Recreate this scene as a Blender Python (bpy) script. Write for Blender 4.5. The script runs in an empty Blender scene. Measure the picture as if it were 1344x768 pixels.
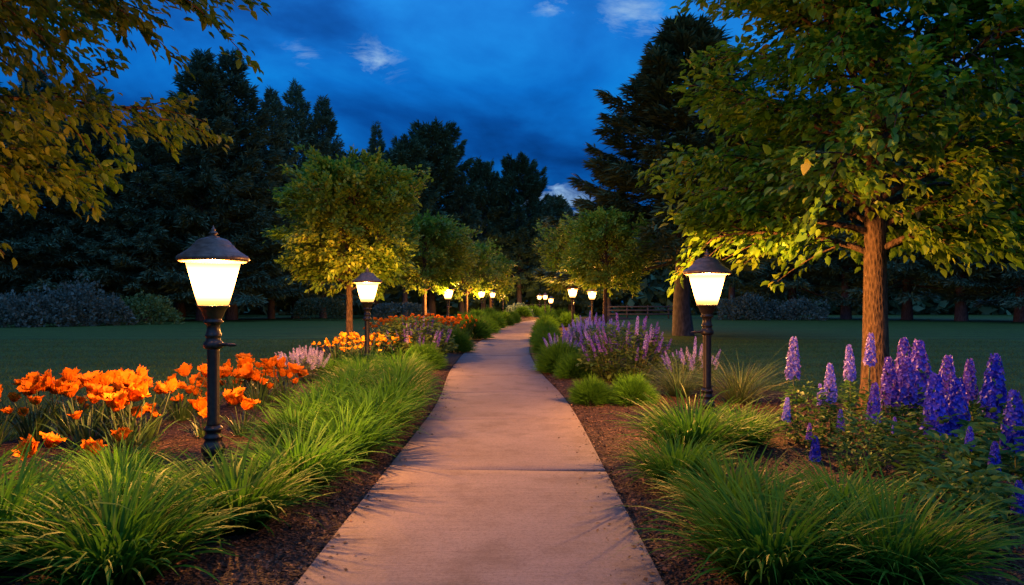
import bpy, math, random
import numpy as np
from mathutils import Vector, Matrix

C = bpy.context.scene.collection
PI = math.pi
FPX = 896.0          # focal length in pixels of the 1344 px wide frame (24 mm on 36 mm)
CAMZ = 1.42


def X(px, y):        # lateral position of something seen in column px at distance y
    return (px - 672.0) * y / FPX


# ------------------------------------------------------------------ materials
def new_mat(name):
    m = bpy.data.materials.new(name)
    m.use_nodes = True
    nt = m.node_tree
    nt.nodes.clear()
    out = nt.nodes.new('ShaderNodeOutputMaterial')
    return m, nt, out


def N(nt, kind, **kw):
    n = nt.nodes.new('ShaderNode' + kind)
    for k, v in kw.items():
        setattr(n, k, v)
    return n


def ramp(nt, stops, interp='LINEAR'):
    r = N(nt, 'ValToRGB')
    r.color_ramp.interpolation = interp
    e = r.color_ramp.elements
    e[0].position, e[0].color = stops[0][0], (*stops[0][1], 1)
    e[1].position, e[1].color = stops[-1][0], (*stops[-1][1], 1)
    for p, c in stops[1:-1]:
        x = e.new(p)
        x.color = (*c, 1)
    return r


def noise(nt, scale, detail=4, rough=.55, coord='Object', vec=None):
    t = N(nt, 'TexNoise')
    t.inputs['Scale'].default_value = scale
    t.inputs['Detail'].default_value = detail
    t.inputs['Roughness'].default_value = rough
    if vec is None:
        tc = N(nt, 'TexCoord')
        vec = tc.outputs[coord]
    nt.links.new(vec, t.inputs['Vector'])
    return t


def mix(nt, a, b, fac, blend='MIX'):
    m = N(nt, 'Mix', data_type='RGBA', blend_type=blend)
    for sock, v in ((m.inputs[6], a), (m.inputs[7], b), (m.inputs[0], fac)):
        if hasattr(v, 'is_linked'):
            nt.links.new(v, sock)
        elif isinstance(v, tuple):
            sock.default_value = (*v, 1)
        else:
            sock.default_value = v
    return m.outputs[2]


def foliage_mat(name, stops, trans=.35, rough=.5, spec=.35, tip=None, tcol=None, patch=0, foot=False):
    """leaf material: colour varies per leaf; light passes through a little"""
    m, nt, out = new_mat(name)
    g = N(nt, 'NewGeometry')
    r = ramp(nt, stops)
    nt.links.new(g.outputs['Random Per Island'], r.inputs[0])
    col = r.outputs[0]
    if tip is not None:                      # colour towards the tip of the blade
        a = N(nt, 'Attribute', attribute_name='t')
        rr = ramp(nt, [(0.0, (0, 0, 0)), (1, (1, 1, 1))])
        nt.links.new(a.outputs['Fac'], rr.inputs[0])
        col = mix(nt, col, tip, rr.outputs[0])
        if foot:  # blade foot darkened: old thatch, plus painted shade low among the blades
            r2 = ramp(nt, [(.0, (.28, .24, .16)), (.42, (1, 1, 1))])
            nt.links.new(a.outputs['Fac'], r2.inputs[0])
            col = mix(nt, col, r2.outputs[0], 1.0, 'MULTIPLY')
    oi = N(nt, 'ObjectInfo')
    mr = N(nt, 'MapRange')
    mr.inputs['To Min'].default_value = .8
    mr.inputs['To Max'].default_value = 1.15
    nt.links.new(oi.outputs['Random'], mr.inputs['Value'])
    hs = N(nt, 'HueSaturation')
    nt.links.new(mr.outputs[0], hs.inputs['Value'])
    nt.links.new(col, hs.inputs['Color'])
    if patch:
        nz = noise(nt, patch, 2)
        mp = N(nt, 'MapRange')
        mp.inputs['From Min'].default_value = .3
        mp.inputs['From Max'].default_value = .7
        mp.inputs['To Min'].default_value = .47
        mp.inputs['To Max'].default_value = .53
        nt.links.new(nz.outputs['Fac'], mp.inputs['Value'])
        nt.links.new(mp.outputs[0], hs.inputs['Hue'])
    col = hs.outputs[0]
    p = N(nt, 'BsdfPrincipled')
    p.inputs['Roughness'].default_value = rough
    p.inputs['Specular IOR Level'].default_value = spec
    nt.links.new(col, p.inputs['Base Color'])
    tr = N(nt, 'BsdfTranslucent')
    if tcol:
        nt.links.new(mix(nt, col, tcol, 1.0, 'MULTIPLY'), tr.inputs['Color'])
    else:
        nt.links.new(col, tr.inputs['Color'])
    mx = N(nt, 'MixShader')
    mx.inputs[0].default_value = trans
    nt.links.new(p.outputs[0], mx.inputs[1])
    nt.links.new(tr.outputs[0], mx.inputs[2])
    nt.links.new(mx.outputs[0], out.inputs[0])
    return m


def bark_mat(name, a, b, scale=9.0, bump=.6):
    m, nt, out = new_mat(name)
    tc = N(nt, 'TexCoord')
    mp = N(nt, 'Mapping')
    mp.inputs['Scale'].default_value = (1, 1, .32)
    nt.links.new(tc.outputs['Object'], mp.inputs['Vector'])
    n1 = noise(nt, scale * 4, 6, .65, vec=mp.outputs[0])
    v = N(nt, 'TexVoronoi')
    v.inputs['Scale'].default_value = scale * 3.2
    nt.links.new(mp.outputs[0], v.inputs['Vector'])
    mul = N(nt, 'Math', operation='MULTIPLY')
    nt.links.new(n1.outputs['Fac'], mul.inputs[0])
    nt.links.new(v.outputs['Distance'], mul.inputs[1])
    r = ramp(nt, [(.05, a), (.5, b)])
    nt.links.new(mul.outputs[0], r.inputs[0])
    bp = N(nt, 'Bump')
    bp.inputs['Strength'].default_value = bump
    bp.inputs['Distance'].default_value = .03
    nt.links.new(mul.outputs[0], bp.inputs['Height'])
    p = N(nt, 'BsdfPrincipled')
    p.inputs['Roughness'].default_value = .85
    p.inputs['Specular IOR Level'].default_value = .2
    nt.links.new(r.outputs[0], p.inputs['Base Color'])
    nt.links.new(bp.outputs[0], p.inputs['Normal'])
    nt.links.new(p.outputs[0], out.inputs[0])
    return m


def plain_mat(name, col, rough=.5, metal=0.0, var=.25, nscale=20, spec=.5, bump=.0):
    m, nt, out = new_mat(name)
    n1 = noise(nt, nscale, 5)
    lo = tuple(c * (1 - var) for c in col)
    hi = tuple(min(1, c * (1 + var)) for c in col)
    r = ramp(nt, [(.3, lo), (.7, hi)])
    nt.links.new(n1.outputs['Fac'], r.inputs[0])
    p = N(nt, 'BsdfPrincipled')
    p.inputs['Metallic'].default_value = metal
    p.inputs['Specular IOR Level'].default_value = spec
    rr = N(nt, 'MapRange')
    rr.inputs['To Min'].default_value = max(0, rough - .12)
    rr.inputs['To Max'].default_value = min(1, rough + .12)
    nt.links.new(n1.outputs['Fac'], rr.inputs['Value'])
    nt.links.new(rr.outputs[0], p.inputs['Roughness'])
    nt.links.new(r.outputs[0], p.inputs['Base Color'])
    if bump:
        bp = N(nt, 'Bump')
        bp.inputs['Strength'].default_value = bump
        bp.inputs['Distance'].default_value = .01
        nt.links.new(n1.outputs['Fac'], bp.inputs['Height'])
        nt.links.new(bp.outputs[0], p.inputs['Normal'])
    nt.links.new(p.outputs[0], out.inputs[0])
    return m


M = {}
# broad border grass, mound grass, fountain grass
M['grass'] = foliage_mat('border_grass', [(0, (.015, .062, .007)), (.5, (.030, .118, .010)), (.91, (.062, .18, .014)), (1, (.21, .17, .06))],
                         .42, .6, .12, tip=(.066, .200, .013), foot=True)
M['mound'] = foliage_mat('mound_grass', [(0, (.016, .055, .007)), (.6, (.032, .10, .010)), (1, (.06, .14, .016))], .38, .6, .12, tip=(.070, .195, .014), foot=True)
M['fountain'] = foliage_mat('fountain_grass', [(0, (.05, .10, .03)), (.7, (.085, .15, .04)), (1, (.2, .2, .09))], .35, .45, .4)
M['strap'] = foliage_mat('strap_leaf', [(0, (.035, .08, .02)), (1, (.07, .14, .035))], .3, .4, .45)
M['maple'] = foliage_mat('maple_leaf', [(0, (.065, .16, .012)), (.55, (.115, .25, .014)), (.97, (.19, .30, .016)), (1, (.30, .22, .03))],
                         .48, .45, .3, patch=.5)
M['ash'] = foliage_mat('ash_leaf', [(0, (.075, .145, .012)), (.6, (.125, .195, .014)), (1, (.20, .22, .018))], .48, .45, .3, patch=.5)
M['smalltree'] = foliage_mat('small_tree_leaf', [(0, (.10, .22, .022)), (.6, (.18, .31, .028)), (1, (.29, .36, .035))], .45, .5, .3, patch=.5)
M['needle'] = foliage_mat('conifer_needle', [(0, (.05, .125, .08)), (.6, (.085, .18, .11)), (1, (.12, .22, .12))], .12, .6, .2)
M['pine'] = foliage_mat('pine_needle', [(0, (.045, .085, .035)), (.6, (.075, .125, .05)), (1, (.12, .16, .06))], .15, .6, .2)
M['darkleaf'] = foliage_mat('dark_leaf', [(0, (.045, .115, .065)), (1, (.09, .19, .095))], .15, .6, .2)
M['shrub_blue'] = foliage_mat('blue_shrub_leaf', [(0, (.045, .10, .085)), (1, (.10, .18, .15))], .25, .5, .3)
M['shrub_green'] = foliage_mat('green_shrub_leaf', [(0, (.06, .14, .04)), (1, (.13, .24, .06))], .25, .5, .3)
M['hedge'] = foliage_mat('hedge_leaf', [(0, (.02, .05, .025)), (1, (.04, .085, .035))], .2, .5, .3)
M['perennial'] = foliage_mat('perennial_leaf', [(0, (.035, .105, .022)), (.7, (.07, .18, .034)), (1, (.13, .23, .045))], .38, .55, .18)
M['salvia'] = foliage_mat('salvia_leaf', [(0, (.06, .125, .025)), (1, (.13, .20, .045))], .38, .6, .15)
M['lavleaf'] = foliage_mat('lavender_leaf', [(0, (.08, .11, .07)), (1, (.14, .18, .11))], .3, .55, .3)
M['orange'] = foliage_mat('orange_petal', [(0, (.54, .075, .004)), (.5, (.72, .155, .005)), (1, (.86, .32, .012))], .46, .55, .10, tip=(.88, .25, .009))
M['yellow'] = foliage_mat('golden_petal', [(0, (.78, .22, .006)), (.5, (.88, .36, .012)), (1, (.92, .5, .03))], .38, .5, .25, tip=(.95, .45, .02))
M['violet'] = foliage_mat('violet_floret', [(0, (.085, .035, .40)), (.6, (.15, .07, .56)), (1, (.30, .18, .70))], .3, .5, .3)
M['indigo'] = foliage_mat('indigo_floret', [(0, (.025, .022, .36)), (.6, (.05, .04, .54)), (1, (.12, .09, .66))], .3, .5, .3)
M['lilac'] = foliage_mat('lilac_floret', [(0, (.17, .11, .58)), (.6, (.27, .20, .72)), (1, (.47, .39, .85))], .3, .5, .3)
M['lavender'] = foliage_mat('lavender_floret', [(0, (.30, .24, .50)), (1, (.55, .46, .68))], .3, .5, .3)
M['stem'] = plain_mat('green_stem', (.16, .17, .045), .5, var=.3, nscale=30)
M['dstem'] = plain_mat('dark_green_stem', (.06, .085, .03), .5, var=.3, nscale=30)
M['bark'] = bark_mat('maple_bark', (.026, .016, .010), (.145, .088, .052), 11, 1.0)
M['bark_grey'] = bark_mat('grey_bark', (.10, .085, .075), (.24, .20, .17), 7)
M['bark_far'] = bark_mat('conifer_bark', (.03, .027, .03), (.085, .075, .08), 4, .4)
M['iron'] = plain_mat('black_iron', (.022, .017, .015), .42, .35, .45, 26, .5, .15)
M['cap'] = plain_mat('glow_lifted_bronze', (.12, .078, .060), .42, .3, .5, 22, .5, .2)  # cap brown lightened to carry the sky light and lamp glow on it
M['fence'] = plain_mat('weathered_fence_wood', (.055, .05, .052), .8, 0, .3, 12, .2)

# frosted lamp glass, lit from inside
m, nt, out = new_mat('lit_frosted_glass')
tc = N(nt, 'TexCoord')
sep = N(nt, 'SeparateXYZ')
nt.links.new(tc.outputs['Generated'], sep.inputs[0])
rp = ramp(nt, [(0, (.06, .06, .06)), (.09, (.12, .12, .12)), (.24, (.55, .55, .55)), (.5, (1, 1, 1)), (.70, (.75, .75, .75)), (.87, (.28, .28, .28)), (.97, (.09, .09, .09)), (1, (.06, .06, .06))])
nt.links.new(sep.outputs['Z'], rp.inputs[0])
mm = N(nt, 'Math', operation='MULTIPLY')
mm.inputs[1].default_value = 15.0
nt.links.new(rp.outputs[0], mm.inputs[0])
em = N(nt, 'Emission')
em.inputs['Color'].default_value = (1.0, .43, .10, 1)
nt.links.new(mm.outputs[0], em.inputs['Strength'])
tp_ = N(nt, 'BsdfTransparent')
tp_.inputs['Color'].default_value = (.92, .9, .86, 1)
as_ = N(nt, 'AddShader')
nt.links.new(em.outputs[0], as_.inputs[0])
nt.links.new(tp_.outputs[0], as_.inputs[1])
nt.links.new(as_.outputs[0], out.inputs[0])
M['shade'] = m

# concrete
m, nt, out = new_mat('path_concrete')
tc = N(nt, 'TexCoord')
v0 = tc.outputs['Object']
big = noise(nt, .9, 5, .6, vec=v0)
fine = noise(nt, 55, 4, .7, vec=v0)
grit = noise(nt, 190, 2, .6, vec=v0)
c0 = ramp(nt, [(.28, (.135, .108, .106)), (.72, (.182, .152, .150))])
nt.links.new(big.outputs['Fac'], c0.inputs[0])
c1 = ramp(nt, [(.32, (.72, .70, .68)), (.55, (1, 1, 1)), (.8, (1.0, 1.0, 1.0))])
nt.links.new(fine.outputs['Fac'], c1.inputs[0])
c2 = ramp(nt, [(.28, (.55, .52, .5)), (.46, (1, 1, 1)), (.66, (1, 1, 1)), (.8, (1.3, 1.28, 1.25))])
nt.links.new(grit.outputs['Fac'], c2.inputs[0])
col = mix(nt, mix(nt, c0.outputs[0], c1.outputs[0], 1.0, 'MULTIPLY'), c2.outputs[0], 1.0, 'MULTIPLY')
vor = N(nt, 'TexVoronoi')
vor.inputs['Scale'].default_value = 7.0
nt.links.new(v0, vor.inputs['Vector'])
pit = ramp(nt, [(.02, (.35, .33, .3)), (.05, (1, 1, 1))])
nt.links.new(vor.outputs['Distance'], pit.inputs[0])
col = mix(nt, col, pit.outputs[0], .55, 'MULTIPLY')
mpb = N(nt, 'Mapping')
mpb.inputs['Scale'].default_value = (1.2, 70, 1)
nt.links.new(v0, mpb.inputs['Vector'])
broom = noise(nt, 1.0, 3, .6, vec=mpb.outputs[0])
cbm = ramp(nt, [(.35, (.88, .88, .88)), (.65, (1.08, 1.08, 1.08))])
nt.links.new(broom.outputs['Fac'], cbm.inputs[0])
col = mix(nt, col, cbm.outputs[0], 1.0, 'MULTIPLY')
stn = noise(nt, 2.3, 7, .7, vec=v0)
cst = ramp(nt, [(.34, (.72, .70, .69)), (.50, (1, 1, 1)), (.7, (1.06, 1.05, 1.04))])
nt.links.new(stn.outputs['Fac'], cst.inputs[0])
col = mix(nt, col, cst.outputs[0], 1.0, 'MULTIPLY')
bp = N(nt, 'Bump')
bp.inputs['Strength'].default_value = .5
bp.inputs['Distance'].default_value = .006
ad = N(nt, 'Math', operation='ADD')
nt.links.new(fine.outputs['Fac'], ad.inputs[0])
nt.links.new(grit.outputs['Fac'], ad.inputs[1])
nt.links.new(ad.outputs[0], bp.inputs['Height'])
p = N(nt, 'BsdfPrincipled')
p.inputs['Roughness'].default_value = .8
p.inputs['Specular IOR Level'].default_value = .25
nt.links.new(col, p.inputs['Base Color'])
nt.links.new(bp.outputs[0], p.inputs['Normal'])
nt.links.new(p.outputs[0], out.inputs[0])
M['concrete'] = m

# mulch bed
m, nt, out = new_mat('bark_mulch')
tc = N(nt, 'TexCoord')
v0 = tc.outputs['Object']
vo = N(nt, 'TexVoronoi')
vo.inputs['Scale'].default_value = 42
vo.inputs['Randomness'].default_value = 1
nt.links.new(v0, vo.inputs['Vector'])
sp = N(nt, 'SeparateColor')
nt.links.new(vo.outputs['Color'], sp.inputs[0])
c0 = ramp(nt, [(0, (.014, .008, .006)), (.5, (.034, .017, .012)), (.85, (.068, .034, .022)), (1, (.13, .07, .045))])
nt.links.new(sp.outputs[0], c0.inputs[0])
bg = noise(nt, 2.0, 4, vec=v0)
c1 = ramp(nt, [(.3, (.6, .6, .6)), (.7, (1.1, 1.1, 1.1))])
nt.links.new(bg.outputs['Fac'], c1.inputs[0])
p = N(nt, 'BsdfPrincipled')
p.inputs['Roughness'].default_value = .85
p.inputs['Specular IOR Level'].default_value = .2
nt.links.new(mix(nt, c0.outputs[0], c1.outputs[0], 1.0, 'MULTIPLY'), p.inputs['Base Color'])
bp = N(nt, 'Bump')
bp.inputs['Strength'].default_value = 1.0
bp.inputs['Distance'].default_value = .02
nt.links.new(vo.outputs['Distance'], bp.inputs['Height'])
nt.links.new(bp.outputs[0], p.inputs['Normal'])
nt.links.new(p.outputs[0], out.inputs[0])
M['mulch'] = m
M['chip'] = foliage_mat('mulch_chip', [(0, (.016, .009, .007)), (.55, (.040, .020, .014)), (.9, (.09, .045, .028)), (1, (.18, .10, .065))], .02, .8, .25)

# lawn
m, nt, out = new_mat('mown_lawn')
tc = N(nt, 'TexCoord')
v0 = tc.outputs['Object']
n1 = noise(nt, .45, 8, .68, vec=v0)
n2 = noise(nt, 14, 5, .7, vec=v0)
wv = N(nt, 'TexWave', wave_type='BANDS', bands_direction='Y')
wv.inputs['Scale'].default_value = .14
wv.inputs['Distortion'].default_value = .6
wv.inputs['Detail'].default_value = 1
nt.links.new(v0, wv.inputs['Vector'])
c0 = ramp(nt, [(.25, (.022, .066, .012)), (.75, (.046, .104, .018))])
nt.links.new(n1.outputs['Fac'], c0.inputs[0])
n3 = noise(nt, 3.2, 6, .7, vec=v0)
av = N(nt, 'Math', operation='ADD')
nt.links.new(n2.outputs['Fac'], av.inputs[0])
nt.links.new(n3.outputs['Fac'], av.inputs[1])
hv = N(nt, 'Math', operation='MULTIPLY')
hv.inputs[1].default_value = .5
nt.links.new(av.outputs[0], hv.inputs[0])
c1 = ramp(nt, [(.36, (.42, .42, .42)), (.64, (1.45, 1.4, 1.3))])
nt.links.new(hv.outputs[0], c1.inputs[0])
c2 = ramp(nt, [(.2, (.84, .84, .84)), (.8, (1.08, 1.08, 1.08))])
nt.links.new(wv.outputs['Fac'], c2.inputs[0])
p = N(nt, 'BsdfPrincipled')
p.inputs['Roughness'].default_value = .8
p.inputs['Specular IOR Level'].default_value = .15
nt.links.new(mix(nt, mix(nt, c0.outputs[0], c1.outputs[0], 1.0, 'MULTIPLY'), c2.outputs[0], 1.0, 'MULTIPLY'), p.inputs['Base Color'])
bp = N(nt, 'Bump')
bp.inputs['Strength'].default_value = .9
bp.inputs['Distance'].default_value = .05
nt.links.new(n2.outputs['Fac'], bp.inputs['Height'])
nt.links.new(bp.outputs[0], p.inputs['Normal'])
nt.links.new(p.outputs[0], out.inputs[0])
M['lawn'] = m
M['lawnblade'] = foliage_mat('lawn_blade', [(0, (.018, .05, .009)), (.7, (.052, .12, .022)), (1, (.11, .18, .035))], .25, .6, .2)


# ------------------------------------------------------------------ mesh helpers
def mesh_np(name, V, F, mat, t=None, smooth=False):
    """V (n,3); F list of (m,k) index arrays"""
    me = bpy.data.meshes.new(name)
    V = np.asarray(V, np.float32)
    F = [np.asarray(f, np.int32) for f in F if len(f)]
    me.vertices.add(len(V))
    me.vertices.foreach_set('co', V.ravel())
    loops = np.concatenate([f.ravel() for f in F])
    sizes = np.concatenate([np.full(len(f), f.shape[1], np.int32) for f in F])
    starts = np.concatenate([[0], np.cumsum(sizes)[:-1]]).astype(np.int32)
    me.loops.add(len(loops))
    me.loops.foreach_set('vertex_index', loops)
    me.polygons.add(len(sizes))
    me.polygons.foreach_set('loop_start', starts)
    me.polygons.foreach_set('loop_total', sizes)
    if smooth:
        me.polygons.foreach_set('use_smooth', np.ones(len(sizes), bool))
    if t is not None:
        a = me.attributes.new('t', 'FLOAT', 'POINT')
        a.data.foreach_set('value', np.asarray(t, np.float32))
    me.update(calc_edges=True)
    me.materials.append(mat)
    return me


def unit(a):
    return a / np.maximum(np.linalg.norm(a, axis=-1, keepdims=True), 1e-9)


LEAF = {  # (along, across, lift) points and triangles
    'ovate': ([(0, 0, 0), (.36, .0, -.05), (.72, 0, -.05), (.30, -.26, .06), (.30, .26, .06), (.66, -.20, .05), (.66, .20, .05), (1, 0, -.12)],
              [(0, 3, 1), (0, 1, 4), (1, 3, 5), (1, 5, 2), (1, 2, 6), (1, 6, 4), (2, 5, 7), (2, 7, 6)]),
    'maple': ([(0, 0, 0), (.38, 0, -.05), (.16, -.34, .04), (.42, -.20, .03), (.70, -.36, .02), (.66, -.13, 0), (1, 0, -.10),
               (.66, .13, 0), (.70, .36, .02), (.42, .20, .03), (.16, .34, .04)],
              [(0, 2, 1), (2, 3, 1), (3, 4, 1), (4, 5, 1), (5, 6, 1), (6, 7, 1), (7, 8, 1), (8, 9, 1), (9, 10, 1), (10, 0, 1)]),
    'diamond': ([(0, 0, 0), (.5, -.24, .04), (.5, .24, .04), (1, 0, -.06)], [(0, 1, 3), (0, 3, 2)]),
    'needle': ([(0, -.04, 0), (0, .04, 0), (.55, -.11, .03), (.55, .11, .03), (1, 0, -.05)], [(0, 1, 3), (0, 3, 2), (2, 3, 4)]),
}


def leaves(name, P, D, S, Nn, shape, mat, wid=None, smooth=False):
    tv, tf = LEAF[shape]
    tv = np.array(tv)
    tf = np.array(tf)
    n, k = len(P), len(tv)
    D = unit(D)
    B = unit(np.cross(Nn, D))
    Nn = np.cross(D, B)
    S = np.asarray(S).reshape(-1, 1, 1)
    W = S if wid is None else np.asarray(wid).reshape(-1, 1, 1)
    V = P[:, None, :] + S * tv[None, :, 0:1] * D[:, None, :] + W * tv[None, :, 1:2] * B[:, None, :] + W * tv[None, :, 2:3] * Nn[:, None, :]
    F = (np.arange(n)[:, None, None] * k + tf[None]).reshape(-1, tf.shape[1])
    return mesh_np(name, V.reshape(-1, 3), [F], mat, smooth=smooth)


def tubes(name, lines, mat, sides=8, cap=True):
    Vs, Fs, off = [], [], 0
    for pts, rad in lines:
        pts = np.asarray(pts, float)
        rad = np.asarray(rad, float)
        n = len(pts)
        tan = unit(np.gradient(pts, axis=0))
        ref = np.where(np.abs(tan[:, 2:3]) > .9, np.array([[1., 0, 0]]), np.array([[0, 0, 1.]]))
        if abs(tan[0, 2]) > .8:
            ref = np.tile([[1., 0, 0]], (n, 1))
        u = unit(np.cross(ref, tan))
        v = np.cross(tan, u)
        a = np.linspace(0, 2 * PI, sides, endpoint=False)
        ring = pts[:, None] + rad[:, None, None] * (np.cos(a)[None, :, None] * u[:, None] + np.sin(a)[None, :, None] * v[:, None])
        Vs.append(ring.reshape(-1, 3))
        i = np.arange(n - 1)[:, None] * sides
        j = np.arange(sides)[None]
        j2 = (j + 1) % sides
        Fs.append((np.stack([i + j, i + j2, i + sides + j2, i + sides + j], -1).reshape(-1, 4)) + off)
        off += n * sides
    return mesh_np(name, np.concatenate(Vs), [np.concatenate(Fs)], mat, smooth=True)


def lathe(name, prof, mat, sides=28, sharp=False, wob=None):
    """prof: list of (r,z)"""
    prof = np.array(prof, float)
    n = len(prof)
    a = np.linspace(0, 2 * PI, sides, endpoint=False)
    V = np.stack([prof[:, 0:1] * np.cos(a), prof[:, 0:1] * np.sin(a), np.repeat(prof[:, 1:2], sides, 1)], -1).reshape(-1, 3)
    i = np.arange(n - 1)[:, None] * sides
    j = np.arange(sides)[None]
    j2 = (j + 1) % sides
    F = np.stack([i + j, i + j2, i + sides + j2, i + sides + j], -1).reshape(-1, 4)
    me = mesh_np(name, V, [F], mat, smooth=True)
    if sharp:
        me.set_sharp_from_angle(angle=math.radians(35))
    return me


def boxes(name, bx, mat):
    Vs, Fs = [], []
    c = np.array([(x, y, z) for x in (-.5, .5) for y in (-.5, .5) for z in (-.5, .5)])
    f = np.array([(0, 1, 3, 2), (4, 6, 7, 5), (0, 4, 5, 1), (2, 3, 7, 6), (0, 2, 6, 4), (1, 5, 7, 3)])
    for k, (cx, cy, cz, sx, sy, sz) in enumerate(bx):
        Vs.append(c * (sx, sy, sz) + (cx, cy, cz))
        Fs.append(f + 8 * k)
    return mesh_np(name, np.concatenate(Vs), [np.concatenate(Fs)], mat)


# ------------------------------------------------------------------ object helpers
def obj(name, me, parent=None, loc=(0, 0, 0), rot=(0, 0, 0), s=1.0):
    o = bpy.data.objects.new(name, me)
    C.objects.link(o)
    o.location = loc
    o.rotation_euler = rot
    o.scale = (s, s, s) if not isinstance(s, tuple) else s
    if parent:
        o.parent = parent
    return o


def tag(o, label, cat, group=None, kind=None):
    o['label'] = label
    o['category'] = cat
    if group:
        o['group'] = group
    if kind:
        o['kind'] = kind
    return o


def struct(name, me, kind='structure'):
    o = obj(name, me)
    o['kind'] = kind
    return o


def thing(name, label, cat, loc, rz=0, group=None, s=1.0):
    return tag(obj(name, None, None, loc, (0, 0, rz), s), label, cat, group)


def copy_tree(o, parent=None):
    c = o.copy()
    C.objects.link(c)
    if parent:
        c.parent = parent
    for ch in o.children:
        copy_tree(ch, c)
    return c


ORD = ['first', 'second', 'third', 'fourth', 'fifth', 'sixth', 'seventh', 'eighth', 'ninth', 'tenth', 'eleventh', 'twelfth',
       'thirteenth', 'fourteenth', 'fifteenth', 'sixteenth', 'seventeenth', 'eighteenth', 'nineteenth', 'twentieth',
       'twenty-first', 'twenty-second', 'twenty-third', 'twenty-fourth', 'twenty-fifth', 'twenty-sixth', 'twenty-seventh', 'twenty-eighth']

# ------------------------------------------------------------------ ground
PC = np.array([(-6, -.16), (0, -.16), (3.4, -.16), (5.7, -.135), (8.6, -.11), (10.3, -.15), (12.6, -.29), (14.3, -.37), (17.5, -.42), (20, -.42),
               (26, -.22), (33, .08), (42, .65), (50, 1.5), (56, 2.7), (60, 4.2), (63, 6.4), (65, 9.5)])
_ys = np.linspace(-6, 65, 700)
_xs = np.interp(_ys, PC[:, 0], PC[:, 1])
_k = np.hanning(31)
_k /= _k.sum()
_xs = np.convolve(np.pad(_xs, 15, mode='edge'), _k, 'valid')
HW = .915


def pcx(y):
    return np.interp(y, _ys, _xs)


LB = np.array([(-4, -5.4), (3, -5.4), (6.2, -5.35), (8, -4.95), (10, -4.7), (12.3, -4.8), (17, -5.8), (22, -6.2), (30, -5.6), (40, -4.4), (50, -3.2), (60, -1.5), (66, 2)])
RB = np.array([(-4, 5.6), (3, 5.6), (8, 5.5), (9.6, 4.9), (11, 4.2), (14, 4.0), (20, 4.3), (26, 4.9), (34, 5.0), (45, 5.4), (54, 7.4), (58, 9.0), (60, 11.0)])


def lbx(y): return np.interp(y, LB[:, 0], LB[:, 1])
def rbx(y): return np.interp(y, RB[:, 0], RB[:, 1])


def bedz(x, y):
    """height of the mulch at x,y"""
    x = np.asarray(x, float)
    y = np.asarray(y, float)
    m = .05 + .20 * np.clip((y - 14) / 22, 0, 1)
    pl, pr = pcx(y) - HW, pcx(y) + HW
    ul = (pl - x) / np.maximum(pl - lbx(y), .1)
    ur = (x - pr) / np.maximum(rbx(y) - pr, .1)
    u = np.where(x < pcx(y), ul, ur)
    return .012 + m * np.sin(np.clip(u, 0, 1) * PI) ** .8 * ((u > 0) & (u < 1))


gx = np.concatenate([np.linspace(-500, -60, 12), np.linspace(-50, 50, 60), np.linspace(60, 500, 12)])
gy = np.concatenate([np.linspace(-60, -8, 6), np.linspace(-4, 120, 80), np.linspace(135, 700, 14)])
GX, GY = np.meshgrid(gx, gy)
GZ = np.zeros_like(GX)
n_, m_ = GX.shape
idx = np.arange(n_ * m_).reshape(n_, m_)
F = np.stack([idx[:-1, :-1], idx[:-1, 1:], idx[1:, 1:], idx[1:, :-1]], -1).reshape(-1, 4)
struct('lawn', mesh_np('lawn', np.stack([GX, GY, GZ], -1).reshape(-1, 3), [F], M['lawn'], smooth=True))

rng = np.random.default_rng(3)
for side in (0, 1):
    ys = np.concatenate([np.linspace(-4, 14, 150), np.linspace(14.3, 60, 120)])
    us = np.linspace(0, 1, 46)
    YY, UU = np.meshgrid(ys, us, indexing='ij')
    if side == 0:
        XX = (pcx(YY) - HW + .03) * (1 - UU) + lbx(YY) * UU
    else:
        XX = (pcx(YY) + HW - .03) * (1 - UU) + rbx(YY) * UU
    wob = .10 * np.sin(YY * 1.3 + side) * UU ** 3
    XX = XX + wob
    ZZ = bedz(XX, YY) + rng.normal(0, .006, XX.shape) * (UU > .02) * (UU < .98)
    n_, m_ = XX.shape
    idx = np.arange(n_ * m_).reshape(n_, m_)
    F = np.stack([idx[:-1, :-1], idx[1:, :-1], idx[1:, 1:], idx[:-1, 1:]], -1).reshape(-1, 4)
    if side == 1:
        F = F[:, ::-1]
    struct('mulch_bed', mesh_np('mulch_bed', np.stack([XX, YY, ZZ], -1).reshape(-1, 3), [F], M['mulch'], smooth=True))
    # loose bark chips
    n = 52000
    yy = 2.2 + 13 * rng.random(n) ** 1.7
    uu = rng.random(n) ** 1.5
    if side == 0:
        xx = (pcx(yy) - HW) * (1 - uu) + (lbx(yy) + .1) * uu
    else:
        xx = (pcx(yy) + HW) * (1 - uu) + (rbx(yy) - .1) * uu
    # a few chips have strayed onto the path edge
    P = np.stack([xx, yy, bedz(xx, yy) + .004 + .014 * rng.random(n)], -1)
    stray = rng.random(n) < .008
    sgn = 1 if side == 0 else -1
    xs_ = pcx(yy) - sgn * HW + sgn * (.02 + .28 * rng.random(n) ** 3)
    P[stray, 0] = xs_[stray]
    P[stray, 2] = .047
    a = rng.random(n) * 2 * PI
    D = np.stack([np.cos(a), np.sin(a), rng.normal(0, .35, n) * ~stray], -1)
    Nn = np.stack([rng.normal(0, .4, n), rng.normal(0, .4, n), np.ones(n)], -1)
    S = .012 + .03 * rng.random(n) ** 2
    o = struct('mulch_chips', leaves('mulch_chips', P, D, S, Nn, 'diamond', M['chip'], wid=S * (.7 + .8 * rng.random(n))), 'stuff')

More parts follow.
